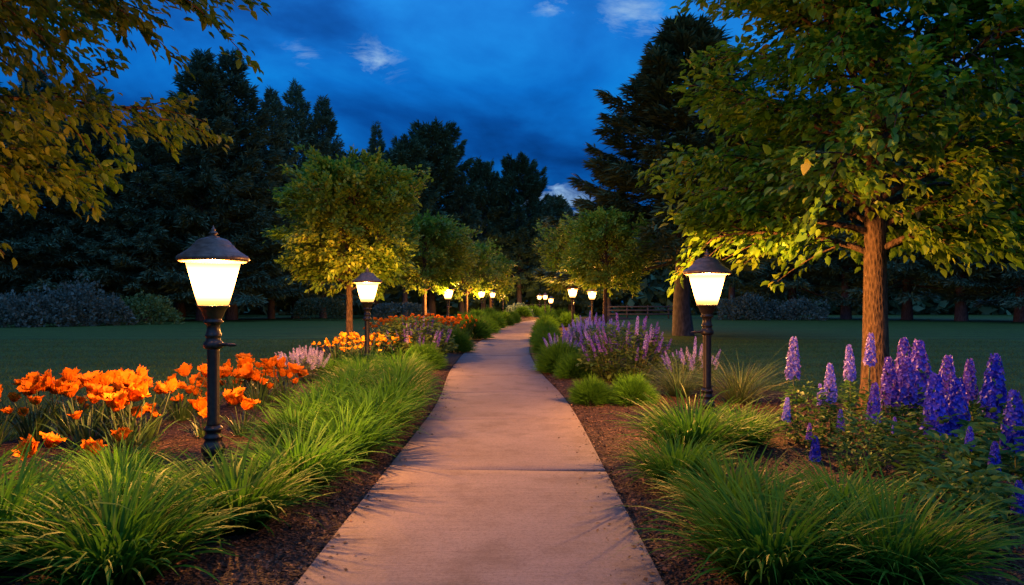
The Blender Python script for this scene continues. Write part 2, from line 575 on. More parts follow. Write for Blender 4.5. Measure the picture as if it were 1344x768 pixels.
# the concrete path: one slab after another with open joints
Vs, Fs, off = [], [], 0
y0 = -4.15
joint = .018
L = 2.45
prof = [(-1, .0, -.09), (-1, .0, .026), (-1, .012, .040), (-.5, 0, .0415), (0, 0, .043), (.5, 0, .0415), (1, -.012, .040), (1, 0, .026), (1, 0, -.09)]
rs = random.Random(5)
k = 0
while y0 < 64.5:
    y1 = min(y0 + L, 65)
    ya, yb = y0 + joint / 2, y1 - joint / 2
    ys = np.concatenate([[ya], [ya + .012], np.linspace(ya + .15, yb - .15, 12), [yb - .012], [yb]])
    skew = rs.uniform(-.03, .03)
    tilt = rs.uniform(-.002, .002)
    rows = []
    for i, y in enumerate(ys):
        x0 = pcx(y)
        sl = (pcx(y + .1) - pcx(y - .1)) / .2
        nx, ny = 1 / math.hypot(1, sl), -sl / math.hypot(1, sl)
        hw = HW * (1 + .12 * min(1, abs(sl)))
        row = []
        for s, dx, z in prof:
            d = s * hw + dx
            zz = z + tilt * (1 if z > 0 else 0)
            if i in (0, len(ys) - 1) and z > .03:
                zz = z - .010
            row.append((x0 + d * nx, y + d * ny + skew * s, zz))
        rows.append(row)
    V = np.array(rows).reshape(-1, 3)
    n_, m_ = len(ys), len(prof)
    idx = np.arange(n_ * m_).reshape(n_, m_)
    F = np.stack([idx[:-1, :-1], idx[:-1, 1:], idx[1:, 1:], idx[1:, :-1]], -1).reshape(-1, 4)
    e = [(idx[0, i], idx[0, m_ - 1 - i], idx[0, m_ - 2 - i], idx[0, i + 1]) for i in range(m_ // 2 - 1)]
    e += [(idx[-1, i + 1], idx[-1, m_ - 2 - i], idx[-1, m_ - 1 - i], idx[-1, i]) for i in range(m_ // 2 - 1)]
    F = np.concatenate([F, np.array(e)])
    Vs.append(V)
    Fs.append(F + off)
    off += len(V)
    y0 = y1
    k += 1
me = mesh_np('path', np.concatenate(Vs), [np.concatenate(Fs)], M['concrete'], smooth=True)
me.set_sharp_from_angle(angle=math.radians(50))
struct('path', me)

# short lawn grass where it is close enough to be seen as blades
n = 150000
yy = 4.5 + 22 * rng.random(n) ** 1.5
xx = np.where(rng.random(n) < .55, lbx(yy) + .12 - 15 * rng.random(n) ** 1.4, rbx(yy) - .12 + 14 * rng.random(n) ** 1.4)
a = rng.random(n) * 2 * PI
D = np.stack([np.cos(a) * .5, np.sin(a) * .5, np.ones(n) * .8], -1)
Nn = np.stack([np.cos(a + 1.5), np.sin(a + 1.5), rng.normal(0, .2, n)], -1)
S = .03 + .04 * rng.random(n)
struct('lawn_grass', leaves('lawn_grass', np.stack([xx, yy, np.zeros(n)], -1), D, S, Nn, 'diamond', M['lawnblade'], wid=S * .35), 'stuff')


# ------------------------------------------------------------------ grass-like plants
def blade_mesh(name, seed, n, length, width, base_r, mat, lean=.75, curve=1.1, segs=6, up=.15, dome=0):
    r = np.random.default_rng(seed)
    az = r.random(n) * 2 * PI
    r0 = np.sqrt(r.random(n))
    th = up + lean * r0 * (.6 + .6 * r.random(n)) + r.normal(0, .08, n)
    az_l = az + r.normal(0, .5, n)
    cur = curve * (.4 + .9 * r.random(n))
    ln = length * (.55 + .55 * r.random(n))
    ln = np.where(r.random(n) < .10, ln * 1.28, ln)
    if dome:                      # a clipped-looking ball: blades fan out over a half sphere
        th = dome * r0 ** .85 + r.normal(0, .07, n)
        ln = length * (1.22 - .34 * r0) * (.8 + .26 * r.random(n))
        az_l = az + r.normal(0, .2, n)
    w = width * (.7 + .6 * r.random(n))
    P = np.stack([np.cos(az) * r0 * base_r, np.sin(az) * r0 * base_r, np.zeros(n)], -1)
    tanv = np.stack([-np.sin(az_l), np.cos(az_l), np.zeros(n)], -1)
    tw = r.normal(0, .5, n)
    rows, tt = [], []
    for s in range(segs + 1):
        u = s / segs
        ang = th + cur * u ** 1.6
        d = np.stack([np.sin(ang) * np.cos(az_l), np.sin(ang) * np.sin(az_l), np.cos(ang)], -1)
        if s:
            P = P + d * (ln / segs)[:, None]
        nrm = np.cross(tanv, d)
        side = tanv * np.cos(tw * u)[:, None] + nrm * np.sin(tw * u)[:, None]
        ww = w * (.75 + .5 * u) * (1 - u ** 2.2) + w * .06
        rows.append(np.stack([P - side * ww[:, None] / 2, P + side * ww[:, None] / 2], 1))
        tt.append(np.full((n, 2), u))
    V = np.stack(rows, 1).reshape(-1, 3)          # blade, seg, 2
    T = np.stack(tt, 1).reshape(-1)
    V[:, 2] = np.maximum(V[:, 2], .008)
    b = np.arange(n)[:, None] * (segs + 1) * 2 + np.arange(segs)[None] * 2
    F = np.stack([b, b + 1, b + 3, b + 2], -1).reshape(-1, 4)
    return mesh_np(name, V, [F], mat, t=T, smooth=True)


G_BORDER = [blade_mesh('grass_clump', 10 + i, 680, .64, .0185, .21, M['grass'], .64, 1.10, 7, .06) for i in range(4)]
G_FOUNT = [blade_mesh('fountain_grass', 30 + i, 620, .85, .006, .14, M['fountain'], .75, .95, 6) for i in range(2)]


def put(name, meshes, i, x, y, s, label, cat, group, rz=None, dz=0.0):
    o = obj(name, meshes[i % len(meshes)], None, (x, y, float(bedz(x, y)) - .005 + dz), (0, 0, i * 2.1 if rz is None else rz), s)
    return tag(o, label, cat, group)


def ball_mesh(name, seed, n, R_, h, length, width, mat, segs=4):
    """a rounded tussock: blades fan out all over a dome"""
    r = np.random.default_rng(seed)
    az = r.random(n) * 2 * PI
    el = np.arcsin(np.clip(r.random(n) * 1.02 - .02, -.02, 1))
    lump = 1 + .10 * np.sin(az * 3 + seed) * np.cos(el * 3) + .07 * np.sin(az * 5 + el * 6 + seed)
    d0 = np.stack([np.cos(az) * np.cos(el), np.sin(az) * np.cos(el), np.sin(el)], -1)
    P = d0 * np.array([R_, R_, h]) * (.50 + .14 * r.random(n))[:, None] * lump[:, None]
    P[:, 2] = np.maximum(P[:, 2], 0.01)
    d = unit(d0 + np.array([0, 0, .42]) + r.normal(0, .20, (n, 3)))
    ln = length * (.75 + .5 * r.random(n)) * lump
    side = unit(np.cross(d, r.normal(0, 1, (n, 3))))
    w = width * (.7 + .6 * r.random(n))
    rows, tt = [], []
    for k in range(segs + 1):
        u = k / segs
        if k:
            d = unit(d + np.array([0, 0, -.20]) * u)
            P = P + d * (ln / segs)[:, None]
        ww = (w * (1 - u ** 2) + w * .05)[:, None]
        rows.append(np.stack([P - side * ww / 2, P + side * ww / 2], 1))
        tt.append(np.full((n, 2), .25 + .75 * u))
    V = np.stack(rows, 1).reshape(-1, 3)
    V[:, 2] = np.maximum(V[:, 2], .008)
    b = np.arange(n)[:, None] * (segs + 1) * 2 + np.arange(segs)[None] * 2
    F = np.stack([b, b + 1, b + 3, b + 2], -1).reshape(-1, 4)
    return mesh_np(name, V, [F], mat, t=np.stack(tt, 1).reshape(-1), smooth=True)


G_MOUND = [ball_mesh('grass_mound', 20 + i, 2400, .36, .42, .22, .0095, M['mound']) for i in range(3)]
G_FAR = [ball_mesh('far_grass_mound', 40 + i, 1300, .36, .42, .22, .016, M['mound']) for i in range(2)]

# border along the path, orange-flower side: front row (by the path) and second row
rowA = [(-1.98, 3.4, .96), (-1.70, 4.2, .86), (-1.58, 5.05, .86), (-1.48, 5.95, .92), (-1.46, 6.9, .96), (-1.48, 7.85, .94),
        (-1.52, 8.8, .96), (-1.62, 9.75, .90), (-1.76, 10.7, .94), (-1.90, 11.6, .92), (-2.1, 12.5, 1.0)]
for i, (x, y, s) in enumerate(rowA):
    put('grass_clump', G_BORDER, i, x, y, s, f'arching green border grass clump, {ORD[i]} along the path edge on the orange-flower side', 'ornamental grass', 'border grasses beside the path')
rowB = [(-2.72, 3.55, 1.0), (-3.35, 4.0, .88), (-2.45, 4.25, .76), (-2.85, 4.95, .66), (-2.05, 6.45, .78), (-2.10, 7.35, .86), (-2.14, 8.3, .86),
        (-2.24, 9.25, .84), (-2.36, 10.2, .84), (-2.46, 11.1, .84), (-2.58, 12.0, .88), (-2.78, 12.75, .92), (-3.2, 12.3, .74)]
for i, (x, y, s) in enumerate(rowB):
    put('grass_clump', G_BORDER, i + 2, x, y, s, f'green border grass clump, {ORD[i]} in the second row back from the path, by orange flowers', 'ornamental grass', 'border grasses beside the path')
# purple-spire side
rowC = [(1.30, 3.4, .92), (1.86, 3.35, .86), (1.36, 4.15, .84), (1.98, 4.1, .72), (1.26, 5.15, .74)]
for i, (x, y, s) in enumerate(rowC):
    put('grass_clump', G_BORDER, i + 1, x, y, s, f'dark green border grass clump, {ORD[i]} in the group below the purple spires', 'ornamental grass', 'border grasses beside the path')
put('grass_clump', G_BORDER, 1, 1.62, 6.15, 1.0, 'broad sunny-tipped grass clump in front of the lamp post on the purple-spire side', 'ornamental grass', 'border grasses beside the path')
put('grass_clump', G_BORDER, 3, 2.2, 6.55, .74, 'lamp-lit grass clump hugging the lamp post base on the purple-spire side', 'ornamental grass', 'border grasses beside the path')
put('fountain_grass', G_FOUNT, 0, 2.45, 10.0, .95, 'fine fountain grass behind the lamp post, on the side towards the path', 'ornamental grass', 'fountain grasses behind the lamp post')
put('fountain_grass', G_FOUNT, 1, 3.1, 9.3, 1.0, 'fine fountain grass behind the lamp post, on the side towards the maple', 'ornamental grass', 'fountain grasses behind the lamp post')

mounds_r = [(1.10, 9.5, 0.82, 'small round grass mound at the mulch edge, under the violet salvia bush'),
            (1.66, 9.4, 0.88, 'small round grass mound between violet salvia and fountain grass'),
            (1.18, 12.7, 1.00, 'low grass mound beside the larger mound at the path bend'),
            (0.98, 13.7, 1.42, 'large rounded grass mound at the path bend beside the violet salvia'),
            (1.0, 18.6, 1.30, 'rounded grass mound just beyond the large mound at the path bend'),
            (1.1, 22.0, 1.35, 'grass mound third beyond the path bend on the purple-spire side'),
            (1.3, 26.5, 1.50, 'grass mound fourth beyond the path bend on the purple-spire side'),
            (1.6, 32.0, 1.60, 'grass mound fifth beyond the path bend on the purple-spire side'),
            (2.1, 38.0, 1.70, 'grass mound sixth beyond the path bend on the purple-spire side'),
            (2.8, 34.0, 1.60, 'grass mound behind the paired lamp posts on the purple-spire side'),
            (3.2, 44.0, 1.80, 'distant grass mound inside the far curve of the path'),
            (2.5, 24.0, 1.40, 'grass mound at the foot of the paired lamp posts')]
for i, (x, y, s, lb) in enumerate(mounds_r):
    put('grass_mound', G_MOUND if y < 20 else G_FAR, i, x, y, s, lb, 'ornamental grass', 'rounded grass mounds in the beds')
mounds_l = [(-1.86, 14.3, 1.20, 'rounded grass mound between the second lamp and the lilac salvia'),
            (-1.62, 19.3, 1.45, 'grass mound at the foot of the third lamp post along the orange-flower side'),
            (-1.5, 26.0, 2.00, 'big dark round grass mound beyond the third lamp post'),
            (-1.2, 31.0, 1.65, 'grass mound at the foot of the fourth lamp post'),
            (-1.0, 35.5, 1.90, 'grass mound just past the fourth lamp post'),
            (-.55, 41.0, 1.90, 'grass mound at the foot of the fifth lamp post'),
            (-.05, 46.0, 1.80, 'grass mound at the foot of the sixth lamp post'),
            (-2.3, 33.0, 1.70, 'grass mound behind the fourth lamp post'),
            (-2.0, 39.0, 1.80, 'grass mound among the yellow-green planting behind the fifth lamp post'),
            (-1.6, 47.0, 1.90, 'last grass mound behind the sixth lamp post'),
            (.9, 58.0, 2.10, 'distant mound closing the view where the path turns, darker end'),
            (2.0, 63.0, 2.20, 'distant mound closing the view where the path turns, middle'),
            (3.4, 68.0, 2.30, 'distant mound closing the view where the path turns, by the far lamps')]
for i, (x, y, s, lb) in enumerate(mounds_l):
    put('grass_mound', G_MOUND if y < 20 else G_FAR, i + 1, x, y, s, lb, 'ornamental grass', 'rounded grass mounds in the beds')


# ------------------------------------------------------------------ orange flowers
def bloom_mesh(name, seed, mat, petals=(7, 7, 5), frill=.22):
    r = np.random.default_rng(seed)
    Vs, Fs, T, off = [], [], [], 0
    nu, nv = 6, 5
    for ring, cnt in enumerate(petals):
        for k in range(cnt):
            az = 2 * PI * (k + .5 * ring) / cnt + r.normal(0, .12)
            ln = (1.0 - .16 * ring) * (.88 + .24 * r.random())
            open_ = (.82 - .27 * ring) * (.75 + .5 * r.random())     # how far it leans out
            u = np.linspace(0, 1, nu)
            v = np.linspace(-1, 1, nv)
            U, Vv = np.meshgrid(u, v, indexing='ij')
            ang = .25 + open_ * .62 * U + .75 * open_ * np.clip(U - .55, 0, 1)
            # integrate the mid-rib
            a1 = .25 + open_ * .62 * u + .75 * open_ * np.clip(u - .55, 0, 1)
            rr = np.concatenate([[0], np.cumsum(np.sin(a1[1:]) * ln / (nu - 1))]) * .085 + .012
            zz = np.concatenate([[0], np.cumsum(np.cos(a1[1:]) * ln / (nu - 1))]) * .085
            wd = .032 * np.sin(np.clip(u * .92 + .06, 0, 1) * PI) ** .6 * (1 + .3 * u)
            ph = r.random() * 6
            ruff = frill * .1 * np.sin(Vv * 4.5 + ph + U * 5) * U ** 1.5 * .5
            cup = (Vv ** 2) * .014 * (1 - .8 * U)
            rad = rr[:, None] - cup + ruff * np.cos(ang) * .5
            lat = Vv * wd[:, None]
            jag = r.normal(0, .0065, U.shape) * (U > .75)
            rad = rad + jag * np.sin(ang)
            z = zz[:, None] + ruff * np.sin(ang) + r.normal(0, .0022, U.shape) * U + jag * np.cos(ang)
            x = rad * math.cos(az) - lat * math.sin(az)
            y = rad * math.sin(az) + lat * math.cos(az)
            Vs.append(np.stack([x, y, z], -1).reshape(-1, 3))
            T.append(U.reshape(-1))
            idx = np.arange(nu * nv).reshape(nu, nv)
            Fs.append(np.stack([idx[:-1, :-1], idx[1:, :-1], idx[1:, 1:], idx[:-1, 1:]], -1).reshape(-1, 4) + off)
            off += nu * nv
    return mesh_np(name, np.concatenate(Vs), [np.concatenate(Fs)], mat, t=np.concatenate(T), smooth=True)


BLOOM = {'orange': [bloom_mesh('bloom', 50 + i, M['orange']) for i in range(4)],
         'yellow': [bloom_mesh('bloom', 60 + i, M['yellow']) for i in range(3)]}
FSTEM = []
for i in range(4):
    r = np.random.default_rng(70 + i)
    u = np.linspace(0, 1, 6)
    bend = r.normal(0, .05, 2)
    pts = np.stack([bend[0] * u ** 2, bend[1] * u ** 2, .45 * u], -1)
    FSTEM.append((tubes('stem', [(pts, np.linspace(.006, .0042, 6))], M['dstem'], 6), pts[-1]))
TLEAF = [blade_mesh('leaves', 80 + i, 46, .50, .024, .12, M['strap'], .55, .55, 5, .08) for i in range(3)]


def flower_plant(x, y, blooms, label, colour='orange', seed=0, s=1.0, spread=.2, bs=1.0, hmin=.85, hmax=1.15, cat='flower clump', group='orange flower clumps'):
    r = random.Random(seed)
    t = thing('orange_flower' if colour == 'orange' else 'golden_flower', label, cat, (x, y, float(bedz(x, y)) - .004), r.random() * 6, group, s)
    obj('leaves', TLEAF[seed % 3], t, (0, 0, 0), (0, 0, r.random() * 6))
    for k in range(blooms):
        a = k * 2.4 + r.random() * .7
        q = spread * math.sqrt((k + .5) / blooms)
        h = r.uniform(hmin, hmax)
        me, tip = FSTEM[r.randrange(4)]
        st = obj('stem', me, t, (q * .45 * math.cos(a), q * .45 * math.sin(a), 0), (0, 0, 0), h)
        tilt = q * 1.35
        st.rotation_euler = Vector((0, 0, 1)).rotation_difference(Vector((math.sin(tilt) * math.cos(a), math.sin(tilt) * math.sin(a), math.cos(tilt)))).to_euler()
        bm = BLOOM[colour]
        obj('bloom', bm[r.randrange(len(bm))], st, tip, (r.uniform(-.75, .75), r.uniform(-.75, .75), r.random() * 6), bs * r.uniform(.72, 1.28))
    return t


NEAR = [  # x, y, blooms, scale, spread, label
    (X(48, 6.9), 6.9, 7, 1.10, .20, 'orange flower clump at the lawn edge, outermost of the big patch before the first lamp'),
    (X(92, 7.3), 7.3, 7, 1.12, .20, 'orange flower clump second along the big patch, taller, lawn behind it'),
    (X(112, 6.45), 6.45, 5, 1.08, .20, 'orange flower clump in the middle of the big patch, leaning blooms'),
    (X(150, 7.0), 7.0, 7, 1.22, .19, 'tallest orange flower clump, in the middle of the patch before the first lamp'),
    (X(188, 6.6), 6.6, 8, 1.05, .22, 'bright orange flower clump close beside the first lamp'),
    (X(165, 6.1), 6.1, 4, .95, .22, 'orange flower clump with few blooms before the tallest clump'),
    (X(-8, 6.6), 6.6, 4, .9, .2, 'orange flower clump cut by the edge of the view'),
    (X(238, 8.0), 8.0, 8, 1.05, .22, 'deep orange flower clump just behind the first lamp, towards the lawn'),
    (X(266, 8.3), 8.3, 7, 1.03, .20, 'deep orange flower clump directly behind the first lamp post'),
    (X(312, 9.2), 9.2, 10, 1.08, .24, 'orange flower clump beyond the first lamp, first of the dense patch'),
    (X(345, 9.7), 9.7, 11, 1.12, .26, 'orange flower clump in the middle of the dense patch beyond the first lamp'),
    (X(374, 9.3), 9.3, 10, .98, .24, 'orange flower clump at the lavender end of the dense patch'),
    (X(338, 8.8), 8.8, 6, .90, .22, 'low orange flower clump tucked under the dense patch'),
]
for i, (x, y, nb, s, sp_, lb) in enumerate(NEAR):
    flower_plant(x, y, nb + 2, lb, 'orange', 100 + i, s, sp_, 1.34, .50, 1.18)
LOW = [(X(50, 5.2), 5.2, 2, .50, .12, 'low pair of orange blooms on the mulch, at the lawn end'),
       (X(122, 5.25), 5.25, 1, .48, .04, 'single low orange bloom on the mulch, darker of two'),
       (X(156, 5.45), 5.45, 1, .58, .04, 'single low orange bloom on the mulch, lighter of two'),
       (X(318, 7.0), 7.0, 3, .66, .16, 'low orange blooms in the grass behind the first lamp, towards the path'),
       (X(268, 6.9), 6.9, 2, .58, .10, 'two low orange blooms peeping out behind the first lamp post')]
for i, (x, y, nb, s, sp_, lb) in enumerate(LOW):
    flower_plant(x, y, nb, lb, 'orange', 140 + i, s, sp_, 2.5)
FARF = []
rf = random.Random(8)
gold = [(446, 14.4), (462, 15.0), (484, 14.5), (504, 15.3), (522, 16.2), (492, 16.4)]
for i, (px, y) in enumerate(gold):
    flower_plant(X(px, y), y, 26, f'golden flower clump by the first small tree, {ORD[i]} from the lawn end', 'yellow', 160 + i, 1.32, .40, .66,
                 .6, 1.12, group='golden flower clumps under the small tree')
orng = [(505, 22), (522, 22.6), (540, 22.2), (556, 23.2), (572, 23.6), (588, 24.5), (604, 25.4), (534, 24.6), (566, 25.6)]
for i, (px, y) in enumerate(orng):
    flower_plant(X(px, y), y, 24, f'orange flower clump in the long bank behind the lilac salvia, {ORD[i]} of the bank', 'orange', 180 + i, 1.6, .42, .75,
                 .62, 1.12, group='orange flower bank under the second small tree')


# ------------------------------------------------------------------ spires: delphinium, salvia, lavender
def spike_mesh(name, seed, length, r0, r1, count, size, mat, petals=5):
    r = np.random.default_rng(seed)
    P, D, S, Nn = [], [], [], []
    for k in range(count):
        u = (k + .5) / count
        z = length * u
        rad = (r0 * (1 - u) ** .55 + r1) * (.8 + .35 * r.random()) * (1 if u > .08 else .8)
        a = k * 2.39996 + r.normal(0, .25)
        axis = np.array([math.cos(a), math.sin(a), .25 + r.normal(0, .25)])
        axis /= np.linalg.norm(axis)
        c = np.array([math.cos(a) * rad, math.sin(a) * rad, z])
        e1 = unit(np.cross(axis, [0, 0, 1.]))
        e2 = np.cross(axis, e1)
        ph = r.random() * 6
        for q in range(petals):
            b = ph + 2 * PI * q / petals
            d = e1 * math.cos(b) + e2 * math.sin(b) + axis * .45
            P.append(c)
            D.append(d)
            Nn.append(axis)
            S.append(size * (1.05 - .5 * u) * (.8 + .4 * r.random()))
    S = np.array(S)
    return leaves(name, np.array(P), np.array(D), S, np.array(Nn), 'diamond', mat, wid=S * 1.5)


def stalk_mesh(name, seed, length, r0, r1, mat, bend=.05):
    r = np.random.default_rng(seed)
    u = np.linspace(0, 1, 7)
    b = r.normal(0, bend, 2)
    pts = np.stack([b[0] * u ** 2, b[1] * u ** 2, length * u], -1)
    return tubes(name, [(pts, r0 + (r1 - r0) * u)], mat, 6), pts[-1]


def leafy_mesh(name, seed, n, height, radius, size, mat, shape='ovate', wid=.8, hollow=.2, droop=.1):
    """a bushy mass of single leaves standing on many short stalks"""
    r = np.random.default_rng(seed)
    a = r.random(n) * 2 * PI
    zz = height * (1 - (1 - r.random(n)) ** .8)
    prof = np.sqrt(np.clip(1 - (zz / height * .9) ** 2.5, .05, 1)) * (.55 + .45 * np.clip(zz / height * 3, 0, 1))
    q = radius * prof * (hollow + (1 - hollow) * np.sqrt(r.random(n)))
    P = np.stack([np.cos(a) * q, np.sin(a) * q, zz + .02], -1)
    a2 = a + r.normal(0, .8, n)
    D = np.stack([np.cos(a2), np.sin(a2), r.normal(.25 - droop, .35, n)], -1)
    Nn = np.stack([r.normal(0, .35, n), r.normal(0, .35, n), np.ones(n)], -1)
    S = size * (.6 + .7 * r.random(n))
    return leaves(name, P, D, S, Nn, shape, mat, wid=S * wid, smooth=True)


SPIRE = {'violet': [spike_mesh('flower_spike', 200 + i, .30, .040, .009, 120, .025, M['violet']) for i in range(2)],
         'indigo': [spike_mesh('flower_spike', 210 + i, .29, .044, .009, 125, .026, M['indigo']) for i in range(2)],
         'lilac': [spike_mesh('flower_spike', 220 + i, .32, .041, .009, 120, .025, M['lilac']) for i in range(2)]}
DSTALK = [stalk_mesh('stem', 230 + i, .70, .0105, .0075, M['stem'], .03) for i in range(4)]
def stem_leaves(seed):
    r = np.random.default_rng(seed)
    n = 34
    z = .16 + .46 * r.random(n)
    a = np.arange(n) * 2.4 + r.normal(0, .3, n)
    D = np.stack([np.cos(a), np.sin(a), r.normal(.25, .25, n)], -1)
    S = (.13 - .10 * (z - .16)) * (.6 + .5 * r.random(n))
    return leaves('leaves', np.stack([np.cos(a) * .012, np.sin(a) * .012, z], -1), D, S, np.stack([r.normal(0, .3, n), r.normal(0, .3, n), np.ones(n)], -1), 'ovate', M['perennial'], wid=S * .8, smooth=True)


SLEAVES = [stem_leaves(260 + i) for i in range(3)]
DLEAF_S = [leafy_mesh('foliage', 240 + i, 620, .66, .34, .075, M['perennial'], wid=.9) for i in range(2)]
DLEAF_B = [leafy_mesh('foliage', 250 + i, 420, .62, .34, .115, M['perennial'], wid=.85) for i in range(2)]


def spire_plant(x, y, spikes, label, big=False, seed=0, s=1.0):
    """spikes: (dx, dy, tip height, colour, spike scale)"""
    t = thing('delphinium', label, 'flowering plant', (x, y, float(bedz(x, y)) - .004), 0, 'delphiniums below the maple', 1.0)
    obj('foliage', (DLEAF_B if big else DLEAF_S)[seed % 2], t, (0, 0, 0), (0, 0, seed * 1.7), s)
    r = random.Random(seed)
    for k, (dx, dy, tip, colr, ss) in enumerate(spikes):
        sl = {'violet': .30, 'indigo': .29, 'lilac': .32}[colr] * ss
        me, top = DSTALK[r.randrange(4)]
        sc_ = (tip - sl) / .70
        st = obj('stem', me, t, (dx, dy, 0), (r.uniform(-.05, .05), r.uniform(-.05, .05), r.random() * 6), sc_)
        obj('leaves', SLEAVES[r.randrange(3)], st, (0, 0, 0), (0, 0, r.random() * 6), min(1.15, 1 / sc_))
        sp_ = SPIRE[colr][r.randrange(2)]
        obj('flower_spike', sp_, st, tuple(top - np.array([0, 0, .01])), (0, 0, r.random() * 6), ss / sc_)
    return t


def sp(px, ytip, y, x0, y0, colr, ss):
    """spike seen at column px with its tip at row ytip, standing y metres away"""
    return (X(px, y) - x0, y - y0, CAMZ - (ytip - 398) * y / FPX - .05, colr, ss)


D1 = (X(1062, 6.6), 6.6)
spire_plant(*D1, [sp(1047, 443, 6.7, *D1, 'lilac', 1.28), sp(1090, 478, 6.5, *D1, 'lilac', 1.1), sp(1076, 504, 6.6, *D1, 'lilac', .62), sp(1030, 522, 6.5, *D1, 'lilac', .70),
                  sp(1102, 538, 6.2, *D1, 'violet', .62), sp(1060, 556, 6.0, *D1, 'violet', .5), sp(1070, 574, 5.9, *D1, 'indigo', .8)],
            'delphinium with tall pale lilac spires, at the end towards the lamp post', False, 1, 0.85)
D2 = (X(1132, 6.5), 6.5)
spire_plant(*D2, [sp(1119, 453, 6.7, *D2, 'lilac', 1.05), sp(1138, 437, 6.8, *D2, 'lilac', 1.0), sp(1140, 503, 6.0, *D2, 'violet', 1.1)],
            'delphinium with lilac and violet spires directly before the maple trunk', False, 2, 0.85)
D3 = (X(1186, 6.2), 6.2)
spire_plant(*D3, [sp(1170, 470, 6.1, *D3, 'violet', 1.44), sp(1187, 445, 6.4, *D3, 'violet', 1.67), sp(1210, 448, 6.2, *D3, 'violet', 2.01), sp(1194, 468, 6.0, *D3, 'violet', 1.38)],
            'delphinium with a crowded group of violet spires just past the maple trunk', False, 3, 0.87)
D4 = (X(1228, 5.0), 5.0)
spire_plant(*D4, [sp(1226, 490, 5.0, *D4, 'indigo', 1.56), sp(1257, 498, 4.9, *D4, 'indigo', 1.40), sp(1231, 466, 5.6, *D4, 'violet', 1.44)],
            'delphinium with two broad deep indigo spires on pale stalks', True, 4, 0.89)
D5 = (X(1298, 5.6), 5.6)
spire_plant(*D5, [sp(1296, 464, 5.6, *D5, 'indigo', 1.52), sp(1282, 472, 5.7, *D5, 'violet', 1.15), sp(1310, 518, 5.5, *D5, 'indigo', .75)],
            'delphinium with a tall doubled violet-blue spire against the lawn', True, 5, 0.87)
D6 = (X(1322, 4.5), 4.5)
spire_plant(*D6, [sp(1334, 514, 4.5, *D6, 'indigo', 1.32), sp(1303, 580, 4.3, *D6, 'indigo', .6)],
            'delphinium at the very edge of the view with a small low indigo spire', True, 6, 0.91)
D7 = (X(1245, 4.35), 4.35)
spire_plant(*D7, [sp(1268, 560, 4.4, *D7, 'indigo', .5)], 'large-leaved delphinium foliage plant beneath the indigo spires', True, 7, 0.79)
D9 = (2.5, 3.75)
spire_plant(*D9, [sp(1340, 632, 3.75, *D9, 'indigo', .62)], 'coarse-leaved dark delphinium in front of the others with one low indigo spire', True, 9, 0.75)
D8 = (X(1130, 5.5), 5.5)
spire_plant(*D8, [sp(1182, 548, 5.6, *D8, 'violet', .45)], 'small-leaved leafy delphinium beneath the lilac spires, almost without bloom', False, 8, 0.71)

SAL = {'salvia': [], 'lavender': []}
for nm, mt, cnt, ln, sz in (('violet', 'violet', 48, .26, .018), ('lilac', 'lilac', 46, .24, .018), ('lavender', 'lavender', 34, .16, .015)):
    SAL[nm] = [spike_mesh('flower_spike', 300 + i, ln, .014, .006, cnt, sz, M[mt], 4) for i in range(2)]
SSTALK = [stalk_mesh('stem', 310 + i, .55, .005, .0035, M['stem'], .05) for i in range(3)]
SLEAF = [leafy_mesh('foliage', 320 + i, 3600, .66, .62, .075, M['salvia'], 'diamond', 1.1, .1) for i in range(2)]
LLEAF = [leafy_mesh('foliage', 330 + i, 2600, .55, .60, .07, M['lavleaf'], 'diamond', .7, .1) for i in range(2)]


def spiky_bush(x, y, kinds, count, radius, h, label, name, cat, seed, s=1.0, group=None, leaf=None, h0=.42, ss=1.0):
    r = random.Random(seed)
    t = thing(name, label, cat, (x, y, float(bedz(x, y)) - .004), 0, group, s)
    obj('foliage', (leaf or SLEAF)[seed % 2], t, (0, 0, 0), (0, 0, seed), radius / .62)
    for k in range(count):
        a = k * 2.4 + r.random()
        q = radius * .95 * math.sqrt((k + .5) / count)
        kind = kinds[r.randrange(len(kinds))]
        me, top = SSTALK[r.randrange(3)]
        hh = (h0 + (h - h0) * (1 - (q / radius) ** 2 * .55)) * r.uniform(.66, 1.12)
        sc_ = hh / .55 * .72
        tilt = q / radius * .5
        d = Vector((math.sin(tilt) * math.cos(a), math.sin(tilt) * math.sin(a), math.cos(tilt)))
        st = obj('stem', me, t, (q * .62 * math.cos(a), q * .62 * math.sin(a), 0), Vector((0, 0, 1)).rotation_difference(d).to_euler(), sc_)
        me2 = SAL[kind][r.randrange(2)]
        obj('flower_spike', me2, st, tuple(top - np.array([0, 0, .02])), (0, 0, r.random() * 6), ss * r.uniform(.8, 1.25) / sc_)
    return t


spiky_bush(X(820, 12.2), 12.2, ['violet', 'violet', 'lilac'], 52, .86, 1.16, 'large violet salvia bush at the path bend before the big pine', 'salvia_bush', 'flowering bush', 1, 1.0, 'salvia bushes', ss=1.15)
spiky_bush(X(545, 15.6), 15.6, ['lilac', 'lavender', 'lilac', 'violet'], 60, .95, 1.02, 'lilac salvia bush beside the third lamp post, before the orange bank', 'salvia_bush', 'flowering bush', 2, 1.0, 'salvia bushes', ss=1.1)
spiky_bush(X(395, 12.0), 12.0, ['lavender'], 60, .48, .66, 'pale lavender bush at the lawn edge beyond the dense orange patch', 'lavender_bush', 'flowering bush', 3, 1.0, 'lavender bushes', LLEAF, .3)
spiky_bush(X(500, 15.8), 15.8, ['lavender', 'lilac'], 30, .40, .6, 'small pale salvia beside the second lamp post and golden flowers', 'salvia_bush', 'flowering bush', 4, 1.0, 'salvia bushes', None, .3)
